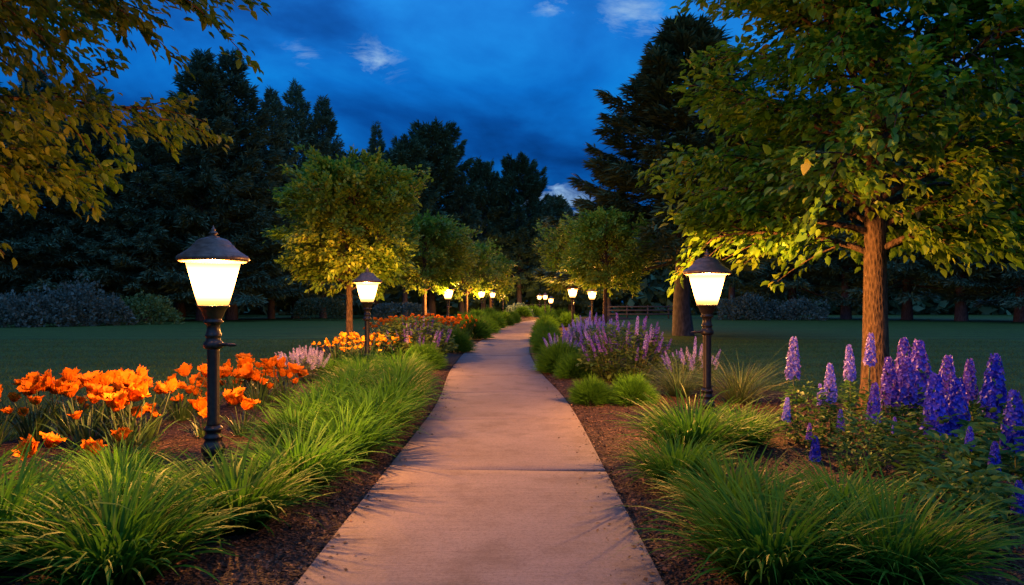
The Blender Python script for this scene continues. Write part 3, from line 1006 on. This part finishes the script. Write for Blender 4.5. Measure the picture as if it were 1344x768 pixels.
spiky_bush(X(905, 11.2), 11.2, ['lavender', 'lilac'], 34, .46, .72, 'small dusty-pink salvia behind the fountain grass and lamp post', 'salvia_bush', 'flowering bush', 5, 1.0, 'salvia bushes', None, .34)
spiky_bush(X(768, 18.5), 18.5, ['lavender', 'lilac'], 50, .75, 1.02, 'pale pink-white salvia bush under the paired lamp posts', 'salvia_bush', 'flowering bush', 6, 1.0, 'salvia bushes', LLEAF, .4, 1.3)
spiky_bush(X(795, 17.5), 17.5, ['lilac', 'lavender'], 40, .7, 1.0, 'pink salvia bush behind the large violet salvia', 'salvia_bush', 'flowering bush', 7, 1.0, 'salvia bushes', None, .4, 1.3)
spiky_bush(X(737, 16.2), 16.2, ['lavender', 'violet'], 30, .45, .68, 'small lavender-coloured salvia between the round mounds at the path bend', 'salvia_bush', 'flowering bush', 8, 1.0, 'salvia bushes', LLEAF, .3, 1.1)


# ------------------------------------------------------------------ lamps
def lamp_parts():
    P = {}
    P['base'] = lathe('base', [(0, -.05), (.105, -.05), (.105, .02), (.085, .05), (.078, .12), (.082, .135), (.094, .15), (.098, .18), (.094, .21), (.075, .235),
                               (.068, .26), (.078, .272), (.080, .285), (.066, .30), (.064, .33), (.076, .34), (.079, .352), (.072, .365), (.056, .38), (.0, .38)], M['iron'])
    P['pole'] = lathe('pole', [(0, .37), (.053, .37), (.053, .40), (.050, .42), (.050, .90), (.051, 1.02), (.053, 1.04), (.0, 1.04)], M['iron'], 24)
    P['collar'] = lathe('collar', [(0, 1.035), (.058, 1.035), (.074, 1.045), (.080, 1.06), (.080, 1.085), (.070, 1.10), (.060, 1.112), (.058, 1.135), (.066, 1.145), (.068, 1.155),
                                   (.060, 1.168), (.052, 1.20), (.052, 1.235), (.062, 1.25), (.078, 1.262), (.080, 1.275), (.066, 1.285), (.070, 1.30), (.084, 1.325),
                                   (.096, 1.36), (.112, 1.385), (.128, 1.398), (.130, 1.408), (.0, 1.408)], M['iron'])
    bar = [(np.array([(.055, 0, 1.072), (.10, 0, 1.074), (.125, 0, 1.073), (.15, 0, 1.070), (.185, 0, 1.069), (.20, 0, 1.069)]),
            np.array([.022, .016, .013, .018, .012, .004]))]
    P['ladder_bar'] = tubes('ladder_bar', bar, M['iron'], 10)
    P['shade'] = lathe('shade', [(0, 1.409), (.118, 1.409), (.124, 1.415), (.2185, 1.772), (.2205, 1.790), (0, 1.790)], M['shade'], 20)
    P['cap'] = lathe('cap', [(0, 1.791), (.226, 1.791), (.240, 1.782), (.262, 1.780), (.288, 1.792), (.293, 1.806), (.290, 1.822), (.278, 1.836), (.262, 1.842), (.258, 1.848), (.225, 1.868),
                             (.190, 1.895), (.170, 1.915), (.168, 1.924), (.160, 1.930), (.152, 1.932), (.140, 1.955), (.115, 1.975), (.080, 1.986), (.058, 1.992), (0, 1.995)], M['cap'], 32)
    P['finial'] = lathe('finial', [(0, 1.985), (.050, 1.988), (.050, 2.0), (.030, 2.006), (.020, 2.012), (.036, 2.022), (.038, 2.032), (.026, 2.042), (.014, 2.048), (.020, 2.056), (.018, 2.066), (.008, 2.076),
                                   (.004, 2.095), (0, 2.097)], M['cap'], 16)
    return P


LP = lamp_parts()
BULB = bpy.data.lights.new('bulb', 'POINT')
BULB.energy = 1120
BULB.color = (1.0, .40, .085)
BULB.shadow_soft_size = .045
lamp0 = thing('street_lamp', 'x', 'lamp post', (0, 0, 0), 0, 'lit lamp posts along the path')
for k in ('base', 'pole', 'collar', 'ladder_bar', 'shade', 'cap'):
    o = obj(k, LP[k], lamp0)
    if k == 'cap':
        obj('finial', LP['finial'], o)
obj('bulb', BULB, lamp0, (0, 0, 1.60))
LAMPS = [  # x, y, z lift, bar direction, label
    (X(280, 5.6), 5.6, .0, 0, 'lit black lamp post standing in border grass beside the first orange flower patch'),
    (X(482, 12.9), 12.9, .04, PI * .5, 'lit lamp post before the first small tree and the golden flowers'),
    (X(588, 27.5), 27.5, .08, PI * .3, 'lit lamp post beside the lilac salvia and the end of the orange bank'),
    (X(632, 41), 41, .16, 0, 'small distant lit lamp post beyond the big dark grass mound, first of three'),
    (X(646.5, 51), 51, .22, 0, 'small distant lit lamp post, middle of three above the far mounds'),
    (X(660, 60), 60, .28, 0, 'tiny distant lit lamp post, last of three, next to the dark woods'),
    (X(928, 8.05), 8.05, .0, PI, 'lit lamp post rising from a grass clump between violet salvia and maple'),
    (X(751.5, 30.0), 30.0, .12, PI, 'lit lamp post, taller of the pair behind the violet salvia'),
    (X(777, 32.5), 32.5, .06, PI, 'lit lamp post, shorter of the pair behind the violet salvia, close to the small tree'),
    (X(708, 66), 66, .30, 0, 'tiny distant lit lamp post where the path turns, first of three'),
    (X(715.5, 60), 60, .28, 0, 'tiny distant lit lamp post where the path turns, tallest of three'),
    (X(723, 56), 56, .05, 0, 'tiny distant lit lamp post where the path turns, against the small trees'),
]
for i, (x, y, dz, rz, lb) in enumerate(LAMPS):
    o = lamp0 if i == 0 else copy_tree(lamp0)
    o.location = (x, y, float(bedz(x, y)) + dz)
    o.rotation_euler = (0, 0, rz)
    o['label'] = lb
    o.scale = (.955,) * 3


# ------------------------------------------------------------------ trees
def broadleaf(name, label, cat, x, y, seed, H, tr, fork, cr, cbase, limbs, leaf, per_twig, twigs, shape, mat, bark, group=None, wid=1.0, sides=8,
              squash=1.0, lean=(0, 0), wigg=.05, inner=.22, zc=None, droop=.45, keepout=None):
    r = np.random.default_rng(seed)
    t = thing(name, label, cat, (x, y, 0), 0, group)
    nz = 14
    zz = np.linspace(-.15, H * .93, nz)
    wob = np.cumsum(r.normal(0, wigg, (nz, 2)), 0) * np.linspace(0, 1, nz)[:, None] + np.array(lean) * np.clip(zz / H, 0, 1)[:, None] ** 1.5
    tp = np.column_stack([wob, zz])
    u = np.clip(zz / H, 0, 1)
    rad = tr * (1 - u) ** .85 + .012 + tr * .55 * np.exp(-np.maximum(zz, 0) / (tr * 1.4))
    lines = [(tp, rad)]
    tw_lines = []
    LPp, LD, LS, LN = [], [], [], []
    zc = zc or (cbase + (H - cbase) * .42)

    def crown_r(z):
        hh = (H - zc) if z > zc else (zc - cbase) * 1.12
        return cr * math.sqrt(max(.03, 1 - ((z - zc) / max(hh, .1)) ** 2))
    for i in range(limbs):
        f = (i + .5) / limbs
        hz = fork + (H * .90 - fork) * f ** 1.15 + r.normal(0, .05)
        az = i * 2.39996 + r.normal(0, .3)
        base = np.array([np.interp(hz, zz, tp[:, 0]), np.interp(hz, zz, tp[:, 1]), hz])
        el = math.radians(r.uniform(18, 36) + 36 * f)
        L = crown_r(min(hz + .25 * (zc - cbase), H * .97)) * r.uniform(.80, 1.10) / max(.5, math.cos(el) ** .6)
        L = min(L, max(.3, (H - hz) / math.sin(el) * .95 + .12))
        npt = 8
        s = np.linspace(0, 1, npt)
        curl = (el - droop * 1.5 * (1 - f)) if f < .75 else el * .85
        ang = el + (curl - el) * s
        hor = np.concatenate([[0], np.cumsum(np.cos(ang[1:]) * L / (npt - 1))])
        ver = np.concatenate([[0], np.cumsum(np.sin(ang[1:]) * L / (npt - 1))])
        azs = az + np.cumsum(r.normal(0, .07, npt))
        lp = base + np.stack([np.cos(azs) * hor, np.sin(azs) * hor, ver * squash], -1)
        r0 = np.interp(hz, zz, rad) * .30
        lines.append((lp, r0 * (1 - s) ** .8 + .006))
        for j in range(twigs):
            sj = inner + (1 - inner) * (j + r.random()) / twigs
            b = np.array([np.interp(sj, s, lp[:, c]) for c in range(3)])
            az2 = az + (1 if j % 2 else -1) * r.uniform(.45, 1.25) * (1 - .45 * sj)
            el2 = r.normal(.10, .38)
            l2 = (L * .36 * (1 - .55 * sj) + leaf * 2.0) * r.uniform(.7, 1.2)
            d2 = np.array([math.cos(az2) * math.cos(el2), math.sin(az2) * math.cos(el2), math.sin(el2)])
            s2 = np.linspace(0, 1, 5)
            q = b + d2 * (l2 * s2)[:, None] + np.array([0, 0, -1]) * (l2 * droop * .5 * s2 ** 2)[:, None]
            tw_lines.append((q, (.0045 + .012 * l2) * (1 - s2 * .85) * (.4 + .5 * tr / .15)))
            n = max(3, int(per_twig * r.uniform(.7, 1.3)))
            uu = .12 + .9 * r.random(n) ** .8
            pos = np.stack([np.interp(uu, s2, q[:, c]) for c in range(3)], -1) + r.normal(0, leaf * .42, (n, 3))
            out = unit(pos - np.array([tp[-1, 0] * .4, tp[-1, 1] * .4, zc]))
            dd = d2 * .55 + out * .35 + np.array([0, 0, -droop]) + r.normal(0, .42, (n, 3))
            nn = np.array([0, 0, 1.0]) + out * .35 + r.normal(0, .42, (n, 3))
            LPp.append(pos)
            LD.append(dd)
            LN.append(nn)
            LS.append(leaf * (.62 + .6 * r.random(n)))
    tr_o = obj('trunk', tubes('trunk', lines[:1], M[bark], sides), t)
    obj('branches', tubes('branches', lines[1:], M[bark], max(5, sides // 2)), tr_o)
    obj('twigs', tubes('twigs', tw_lines, M[bark], 4), tr_o)
    S, LPp, LD, LN = np.concatenate(LS), np.concatenate(LPp), np.concatenate(LD), np.concatenate(LN)
    if keepout:                       # no leaves right around the lamp head
        ok = np.linalg.norm(LPp + np.array([x, y, 0]) - np.array(keepout[:3]), axis=1) > keepout[3]
        S, LPp, LD, LN = S[ok], LPp[ok], LD[ok], LN[ok]
    cm = leaves('crown', LPp, LD, S, LN, shape, M[mat], wid=S * wid, smooth=True)
    obj('crown', cm, t)
    return t


broadleaf('maple_tree', 'large green maple with a stout brown trunk, glowing above the lamp post', 'tree', X(1149, 8.6), 8.6, 7, 7.4, .155, 2.05, 2.15, 1.95, 60,
          .135, 40, 17, 'ovate', 'maple', 'bark', zc=3.05, inner=.18, keepout=(2.29, 8.05, 1.95, .85), wid=1.05, sides=14, wigg=.025, droop=.42)
broadleaf('ash_tree', 'yellow-lit tree whose boughs hang into the upper corner over the orange flowers', 'tree', -6.6, 6.4, 12, 8.2, .17, 2.5, 3.45, 2.9, 50,
          .135, 48, 19, 'ovate', 'ash', 'bark', wid=1.0, sides=12, wigg=.03, droop=.5)
SM = 'young trees lining the path'
broadleaf('small_tree', 'young round-crowned tree with pale trunk rising from the golden flowers', 'tree', X(459, 15.6), 15.6, 21, 4.45, .085, 1.72, 1.58, 1.75, 50,
          .12, 50, 15, 'diamond', 'smalltree', 'bark', SM, 1.15, 8, wigg=.015, droop=.10, zc=2.7)
broadleaf('small_tree', 'young tree rising from the orange bank, second from the golden flowers', 'tree', X(557, 27.5), 27.5, 22, 4.7, .10, 1.95, 1.75, 1.95, 34,
          .165, 34, 15, 'diamond', 'smalltree', 'bark', SM, 1.1, 7, wigg=.015, droop=.10)
broadleaf('small_tree', 'young tree behind the fourth lamp post, third in the row beside the orange bank', 'tree', X(612, 41), 41, 23, 4.8, .11, 1.9, 1.8, 1.95, 28,
          .22, 19, 13, 'diamond', 'smalltree', 'bark', SM, 1.1, 6, wigg=.015, droop=.10)
broadleaf('small_tree', 'last young tree in the row beside the orange bank, above the tiny lamps', 'tree', X(644, 54), 54, 24, 4.9, .12, 1.9, 1.7, 1.95, 26,
          .26, 17, 12, 'diamond', 'smalltree', 'bark', SM, 1.1, 6, wigg=.015, droop=.10)
broadleaf('small_tree', 'young tree with thin trunk beside the paired lamp posts, before the big pine', 'tree', X(794, 27), 27, 25, 4.75, .10, 2.0, 1.7, 2.0, 34,
          .165, 34, 15, 'diamond', 'smalltree', 'bark', SM, 1.1, 7, wigg=.015, droop=.10)
broadleaf('small_tree', 'tall young tree beyond the paired lamp posts, above the tiny lamps', 'tree', X(752, 42), 42, 26, 5.9, .12, 2.0, 1.9, 2.0, 34,
          .24, 19, 14, 'diamond', 'smalltree', 'bark', SM, 1.1, 6, wigg=.015, droop=.10)


def conifer_meshes(seed, H, R, cbase, tr, levels, per, tufts, tuft, mat, bark, shape=.8, droop=.25, gap=.0, round_=False, upturn=.5):
    r = np.random.default_rng(seed)
    P, D, S, Nn = [], [], [], []
    zz = np.linspace(-.2, H, 10)
    tp = np.column_stack([np.cumsum(r.normal(0, .03, 10)), np.cumsum(r.normal(0, .03, 10)), zz])
    lines = [(tp, tr * (1 - np.clip(zz / H, 0, 1)) ** .9 + .02 + tr * .3 * np.exp(-np.maximum(zz, 0) / .5))]
    for lv in range(levels):
        f = (lv + .3 * r.random()) / levels
        z0 = cbase + (H - cbase) * f ** (.9)
        if round_:
            L0 = R * math.sqrt(max(.02, 1 - (abs(f - .38) / (.64 if f > .38 else .5)) ** 2))
        else:
            L0 = R * (1 - f) ** shape + .12 * R * (1 - f) + .05
        a0 = r.random() * 6
        for b in range(per):
            if r.random() < gap:
                continue
            az = a0 + 2 * PI * b / per + r.normal(0, .22)
            L = L0 * r.uniform(.62, 1.12)
            el0 = -droop + (droop + .75) * f ** 1.6 + r.normal(0, .09)
            n = 6
            s = np.linspace(0, 1, n)
            ang = el0 + upturn * s ** 2
            hor = np.concatenate([[0], np.cumsum(np.cos(ang[1:]) * L / (n - 1))])
            ver = np.concatenate([[0], np.cumsum(np.sin(ang[1:]) * L / (n - 1))])
            bp_ = np.stack([np.cos(az) * hor, np.sin(az) * hor, z0 + r.normal(0, .08) + ver], -1)
            if lv % 2 == 0 or L > 1.5:
                lines.append((bp_, (.012 + .012 * L) * (1 - s * .9)))
            k = max(6, int(tufts * (L / R) ** 1.2 * r.uniform(.8, 1.2)))
            u = .12 + .9 * np.sqrt(r.random(k))
            pos = np.stack([np.interp(u, s, bp_[:, c]) for c in range(3)], -1)
            latw = L * .26 * (1.1 - u) + tuft * .3
            side = r.uniform(-1, 1, k)
            lat = np.stack([-np.sin(az) * np.ones(k), np.cos(az) * np.ones(k), np.zeros(k)], -1)
            pos = pos + lat * (side * latw)[:, None] + np.stack([np.zeros(k), np.zeros(k), r.normal(0, tuft * .16, k) - .05 * np.abs(side) * L], -1)
            ax = np.array([math.cos(az), math.sin(az), 0])
            dd = ax * .8 + lat * (side * .9)[:, None] + r.normal(0, .28, (k, 3)) + np.array([0, 0, -.12 + .5 * f])
            P.append(pos)
            D.append(dd)
            S.append(tuft * (.6 + .7 * r.random(k)))
            Nn.append(np.array([0, 0, 1]) + r.normal(0, .5, (k, 3)))
    S = np.concatenate(S)
    return (tubes('trunk', lines[:1], M[bark], 8), tubes('branches', lines[1:], M[bark], 4), leaves('crown', np.concatenate(P), np.concatenate(D), S, np.concatenate(Nn), 'needle', M[mat], wid=S * .85))


def plant_tree(name, label, x, y, meshes, s=1.0, rz=0.0, cat='tree', group=None, sx=1.0):
    t = thing(name, label, cat, (x, y, 0), rz, group, (s * sx, s * sx, s))
    tr_o = obj('trunk', meshes[0], t)
    obj('branches', meshes[1], tr_o)
    obj('crown', meshes[2], t)
    return t


big = conifer_meshes(400, 13.6, 4.5, 3.3, .30, 34, 7, 520, .42, 'pine', 'bark_far', .72, .10, .12, upturn=.55)
plant_tree('pine_tree', 'tall dark layered pine standing on the lawn behind the violet salvia', X(897, 30), 30, big, 1.0, .6, sx=1.22)
SPR = [conifer_meshes(410 + i, 18.0, 5.2, 2.6, .34, 40, 7, 420, .50, 'needle', 'bark_far', .8, .28, .06, upturn=.4) for i in range(2)]      # broad spruce
NAR = [conifer_meshes(420, 18.0, 3.3, 2.4, .28, 44, 6, 260, .46, 'needle', 'bark_far', .85, .25, .05, upturn=.45)]                          # narrow spruce
RND = [conifer_meshes(430 + i, 15.0, 4.4, 2.8, .32, 30, 7, 460, .50, 'darkleaf', 'bark_far', .6, .0, .06, True, .4) for i in range(2)]        # round-headed
G2 = 'dark woodland trees beyond the lawn'
FT = [  # kind mesh, px, y, top row, label, width factor
    ('spruce_tree', SPR[0], 266, 50, 68, 'tallest dark spruce, twin-topped pair, the one towards the corner boughs', 1.0),
    ('spruce_tree', SPR[1], 304, 52, 70, 'tallest dark spruce, twin-topped pair, the one towards the narrow spruce', .95),
    ('spruce_tree', SPR[1], 190, 48, 150, 'broad dark spruce with a visible trunk behind the round green shrub', 1.1),
    ('spruce_tree', SPR[0], 356, 56, 118, 'dark spruce behind the first small tree, first of three close tops', .72),
    ('spruce_tree', SPR[1], 388, 58, 112, 'dark spruce behind the first small tree, highest of three close tops', .72),
    ('spruce_tree', SPR[0], 424, 58, 128, 'dark spruce behind the first small tree, last of three close tops', .72),
    ('spruce_tree', NAR[0], 494, 62, 162, 'narrow pointed spruce standing alone on the skyline above the small tree', .85),
    ('dark_tree', RND[0], 568, 64, 184, 'dark round-headed tree on the skyline above the second small tree', .95),
    ('dark_tree', RND[1], 532, 60, 200, 'dark tree between the narrow spruce and the round-headed tree', .8),
    ('spruce_tree', NAR[0], 606, 62, 226, 'dark tapering spruce in the middle of the skyline, beside the round-headed tree', 1.1),
    ('dark_tree', RND[1], 634, 66, 226, 'dark tree between the tapering spruce and the tall oval tree', .7),
    ('dark_tree', RND[0], 682, 66, 222, 'tall dark oval tree directly beyond the end of the path', .85),
    ('dark_tree', RND[1], 727, 76, 268, 'low dark tree beside the bright cloud at the end of the path', .8),
    ('spruce_tree', SPR[1], 748, 72, 276, 'low dark spruce partly behind the pine, by the bright cloud', .8),
    ('spruce_tree', SPR[0], 48, 46, 92, 'dark spruce with bare pale trunk behind the blue shrubs', .95),
    ('spruce_tree', SPR[1], 128, 48, 120, 'dark spruce deep in the corner woods behind the blue shrubs', .95),
    ('spruce_tree', SPR[1], -40, 45, 60, 'dark spruce at the very edge of the corner woods', 1.0),
    ('dark_tree', RND[0], 800, 62, 270, 'dark tree mostly hidden behind the pine', .9),
    ('dark_tree', RND[1], 960, 56, 190, 'dark tree between the pine and the maple, behind the pale shrubs', .9),
    ('spruce_tree', SPR[0], 1040, 58, 130, 'dark spruce behind the near side of the maple crown', .95),
    ('dark_tree', RND[0], 1110, 54, 150, 'dark woodland tree just behind the maple trunk', 1.0),
    ('spruce_tree', SPR[1], 1190, 52, 110, 'dark spruce beyond the lawn past the maple trunk', 1.0),
    ('dark_tree', RND[1], 1262, 48, 140, 'dark woodland tree beyond the lawn above the doubled spire', 1.05),
    ('spruce_tree', SPR[0], 1340, 46, 90, 'dark woodland spruce beyond the lawn at the edge of the view', 1.0),
    ('dark_tree', RND[0], 455, 70, 215, 'dark tree filling the gap behind the narrow spruce', .9),
    ('spruce_tree', SPR[0], 236, 66, 140, 'dark spruce deep behind the twin-topped pair', 1.1),
    ('dark_tree', RND[1], 86, 64, 170, 'dark tree deep in the corner woods', 1.1),
]
Hs = {id(SPR[0]): 18, id(SPR[1]): 18, id(NAR[0]): 18, id(RND[0]): 15, id(RND[1]): 15}
for i, (nm, me, px, y, top, lb, sx) in enumerate(FT):
    y += 6
    h = CAMZ + (398 - top) * y / FPX
    plant_tree(nm, lb, X(px, y), y, me, h / Hs[id(me)], i * 1.3, 'tree', G2, sx)

# far-off wood behind everything: one mass
r = np.random.default_rng(77)
n = 60000
yy = 82 + 22 * r.random(n)
xx = (r.random(n) - .5) * 260
hmax = 9 + 3 * np.sin(xx * .13) + 2 * np.sin(xx * .37 + 1)
zz = hmax * r.random(n) ** .9
D = r.normal(0, 1, (n, 3)) + np.array([0, -.5, 0])
S = .9 + 1.2 * r.random(n)
o = struct('woods', leaves('woods', np.stack([xx, yy, zz], -1), D, S, r.normal(0, 1, (n, 3)), 'diamond', M['darkleaf'], wid=S * 1.2), 'stuff')


# ------------------------------------------------------------------ shrubs, hedges, fences
def shrub_mesh(name, seed, n, rx, ry, h, leaf, mat, lump=.25, box=False):
    r = np.random.default_rng(seed)
    a = r.random(n) * 2 * PI
    e = np.arcsin(r.random(n) ** .8)
    d = np.stack([np.cos(a) * np.cos(e), np.sin(a) * np.cos(e), np.sin(e)], -1)
    if box:
        d = np.sign(d) * np.abs(d) ** .55
    q = 1 + lump * (np.sin(a * 3 + seed) * np.cos(e * 4) + .6 * np.sin(a * 7 + 2 * seed + e * 5)) * .6
    q = q * (.72 + .30 * r.random(n) ** .5)
    P = d * q[:, None] * np.array([rx, ry, h])
    P[:, 2] = np.maximum(P[:, 2], .03)
    D = d + r.normal(0, .6, (n, 3)) + np.array([0, 0, .25])
    S = leaf * (.6 + .8 * r.random(n))
    return leaves(name, P, D, S, d + r.normal(0, .5, (n, 3)), 'diamond', M[mat], wid=S * 1.3)


SH = [  # px, y, rx, h, material, label, n
    (14, 40.5, 1.7, 1.75, 'shrub_blue', 'blue-grey shrub at the far lawn edge, outermost of the row', 2600),
    (60, 41.5, 1.9, 1.9, 'shrub_blue', 'blue-grey shrub at the far lawn edge, below the bare pale trunk', 2600),
    (103, 42.5, 1.6, 2.35, 'shrub_blue', 'tallest blue-grey shrub in the row at the far lawn edge', 2600),
    (140, 44, 1.6, 1.75, 'shrub_blue', 'low blue-grey shrub between the tallest one and the green shrub', 2200),
    (190, 46, 2.2, 1.75, 'shrub_green', 'round green shrub at the far lawn edge behind the first lamp', 2600),
    (962, 58, 1.2, 1.6, 'shrub_blue', 'small pale shrub at the far lawn edge close to the lamp post', 1600),
    (984, 57, 1.5, 2.0, 'shrub_blue', 'rounded pale grey shrub at the far lawn edge past the lamp post', 2200),
    (1014, 59, 1.3, 1.4, 'shrub_blue', 'low pale shrub between the rounded grey one and the wide one', 1600),
    (1052, 57, 2.1, 1.5, 'shrub_blue', 'wide low pale shrub at the far lawn edge before the dark woods', 2200),
]
for i, (px, y, rx, h, mt, lb, n) in enumerate(SH):
    tag(obj('shrub', shrub_mesh('shrub', 500 + i, n, rx, rx * .7, h, .20, mt, .25 + .12 * (i % 3)), None, (X(px, y), y, 0)), lb, 'shrub', 'shrubs at the far lawn edge')
tag(obj('hedge', shrub_mesh('hedge', 520, 4200, 2.05, 1.2, 1.75, .16, 'hedge', .06, True), None, (X(420, 56), 56, 0)), 'clipped dark hedge on the lawn behind the first small tree', 'hedge')
tag(obj('hedge', shrub_mesh('hedge', 521, 3600, 2.3, 1.2, 1.35, .16, 'shrub_blue', .08, True), None, (X(525, 58), 58, 0)), 'low grey-green rounded hedge between the two first small trees', 'hedge')
tag(obj('shrub', shrub_mesh('shrub', 522, 1500, 1.2, 1.0, 1.15, .2, 'shrub_blue', .2), None, (X(681, 62), 62, .1)), 'dim blue-grey shrub beside the far end of the path', 'shrub', 'shrubs at the far end of the path')


def fence(label, x0, x1, y, h, step):
    t = thing('wooden_fence', label, 'fence', ((x0 + x1) / 2, y, 0))
    w = x1 - x0
    for z in (h * .35, h * .66, h * .95):
        obj('rail', boxes('rail', [(0, 0, z, w, .05, .12)], M['fence']), t)
    k = int(w / step)
    pm = boxes('post', [(0, .06, h * .52, .13, .068, h * 1.04), (0, .06, h * 1.06, .16, .10, .05)], M['fence'])
    for i in range(k + 1):
        obj('post', pm, t, (-w / 2 + i * w / k, 0, 0))
    return t


fence('grey wooden rail fence beyond the lawn behind the violet salvia and pine', X(796, 63), X(905, 63), 63, 1.15, 1.9)
fence('low grey rail fence at the far end of the path before the dark woods', X(678, 74), X(720, 74), 74, 1.3, 1.7)

# ------------------------------------------------------------------ sky, camera, render settings
w = bpy.data.worlds.new('World')
bpy.context.scene.world = w
w.use_nodes = True
nt = w.node_tree
nt.nodes.clear()
wo = N(nt, 'OutputWorld')
bgd = N(nt, 'Background')
nt.links.new(bgd.outputs[0], wo.inputs[0])
tc = N(nt, 'TexCoord')
dirv = tc.outputs['Generated']
sky = N(nt, 'TexSky', sky_type='NISHITA')
sky.sun_disc = False
sky.sun_elevation = math.radians(-4.0)
sky.sun_rotation = math.radians(200)
sx_ = N(nt, 'SeparateXYZ')
nt.links.new(dirv, sx_.inputs[0])
# base blue: deeper near the horizon, paler overhead
elev = ramp(nt, [(0.0, (.003, .040, .15)), (.10, (.002, .078, .33)), (.30, (.003, .138, .56)), (.42, (.012, .18, .66)), (.65, (.22, .52, 1.30)), (1.0, (.40, .74, 1.6))])
nt.links.new(sx_.outputs['Z'], elev.inputs[0])
# clouds on a flat layer overhead: project the direction
dv = N(nt, 'Math', operation='ADD')
dv.inputs[1].default_value = .22
nt.links.new(sx_.outputs['Z'], dv.inputs[0])
vd = N(nt, 'Vector' + 'Math', operation='DIVIDE')
cb = N(nt, 'CombineXYZ')
for k in range(3):
    nt.links.new(dv.outputs[0], cb.inputs[k])
nt.links.new(dirv, vd.inputs[0])
nt.links.new(cb.outputs[0], vd.inputs[1])
mpn = N(nt, 'Mapping')
mpn.inputs['Location'].default_value = (1.7, .6, 0)
nt.links.new(vd.outputs[0], mpn.inputs['Vector'])
cn = noise(nt, 1.5, 9, .54, vec=mpn.outputs[0])
cn.inputs['Distortion'].default_value = .35
cr = ramp(nt, [(.34, (.28, .29, .36)), (.46, (.58, .60, .68)), (.57, (1.05, 1.1, 1.05)), (.70, (1.9, 1.85, 1.4))])
nt.links.new(cn.outputs['Fac'], cr.inputs[0])
base = mix(nt, elev.outputs[0], cr.outputs[0], 1.0, 'MULTIPLY')
# bright breaks in the cloud: a few places in the sky, each broken up by noise
cn2 = noise(nt, 4.6, 10, .66, vec=mpn.outputs[0])
cn2.inputs['Distortion'].default_value = 1.0
total = None


def sky_dir(px, py):
    return Vector((px - 672.0, FPX, 398.0 - py)).normalized()


for (px, py, sig, amp) in ((488, 76, .046, 1.0), (398, 74, .032, .7), (836, 26, .065, .85), (728, 0, .04, .85), (728, 264, .055, 1.2), (676, 156, .02, .6),
                           (1290, 40, .15, .5)):
    d = sky_dir(px, py)
    dn = N(nt, 'Vector' + 'Math', operation='DISTANCE')
    # flatten: breaks are wider than tall
    mp2 = N(nt, 'Vector' + 'Math', operation='MULTIPLY')
    mp2.inputs[1].default_value = (1, 1, 1.9)
    nt.links.new(dirv, mp2.inputs[0])
    nt.links.new(mp2.outputs[0], dn.inputs[0])
    dn.inputs[1].default_value = (d.x, d.y, d.z * 1.9)
    mr = N(nt, 'MapRange', interpolation_type='SMOOTHSTEP')
    mr.inputs['From Min'].default_value = sig * 1.7
    mr.inputs['From Max'].default_value = 0
    mr.inputs['To Min'].default_value = 0
    mr.inputs['To Max'].default_value = amp
    nt.links.new(dn.outputs['Value'], mr.inputs['Value'])
    if total is None:
        total = mr.outputs[0]
    else:
        ad = N(nt, 'Math', operation='MAXIMUM')
        nt.links.new(total, ad.inputs[0])
        nt.links.new(mr.outputs[0], ad.inputs[1])
        total = ad.outputs[0]
am = N(nt, 'Math', operation='MULTIPLY_ADD')
am.inputs[1].default_value = 5.0
am.inputs[2].default_value = -3.0
nt.links.new(cn2.outputs['Fac'], am.inputs[0])
a3 = N(nt, 'Math', operation='ADD')
nt.links.new(am.outputs[0], a3.inputs[0])
nt.links.new(total, a3.inputs[1])
a4 = N(nt, 'Math', operation='MULTIPLY')
a4.use_clamp = True
nt.links.new(a3.outputs[0], a4.inputs[0])
nt.links.new(total, a4.inputs[1])
col = mix(nt, base, (.30, .50, .78), a4.outputs[0])
glow = N(nt, 'MapRange', interpolation_type='SMOOTHSTEP')
glow.inputs['From Min'].default_value = -.15
glow.inputs['From Max'].default_value = -1.0
glow.inputs['To Min'].default_value = 0
glow.inputs['To Max'].default_value = 1
nt.links.new(sx_.outputs['Y'], glow.inputs['Value'])
col = mix(nt, col, (.10, .20, .33), glow.outputs[0], 'ADD')
ng = mix(nt, col, sky.outputs[0], .03, 'ADD')
nt.links.new(ng, bgd.inputs['Color'])
bgd.inputs['Strength'].default_value = 1.0

# the last of the daylight: a very weak, wide, cool source low behind the photographer
sun = bpy.data.lights.new('sun', 'SUN')
sun.energy = .04
sun.angle = math.radians(40)
sun.color = (.75, .85, 1.0)
so = bpy.data.objects.new('sun', sun)
C.objects.link(so)
so.rotation_euler = (math.radians(55), 0, math.radians(-20))

cam = bpy.data.cameras.new('camera')
cam.lens = 24
cam.sensor_width = 36
cam.shift_y = 14 / 1344
cam.clip_end = 2000
cam.clip_start = .05
co = bpy.data.objects.new('camera', cam)
C.objects.link(co)
co.location = (0, 0, CAMZ)
co.rotation_euler = (math.radians(90), 0, 0)
sc = bpy.context.scene
sc.camera = co
sc.view_settings.view_transform = 'Standard'
sc.view_settings.look = 'None'
sc.view_settings.exposure = 0
sc.view_settings.gamma = 1
sc.cycles.use_denoising = True
sc.cycles.denoiser = 'OPENIMAGEDENOISE'
sc.cycles.max_bounces = 5
sc.cycles.diffuse_bounces = 3
sc.cycles.glossy_bounces = 2
sc.cycles.transmission_bounces = 3
sc.cycles.sample_clamp_indirect = 4
sc.cycles.sample_clamp_direct = 0
sc.cycles.caustics_reflective = False
sc.cycles.caustics_refractive = False
sc.cycles.use_light_tree = True
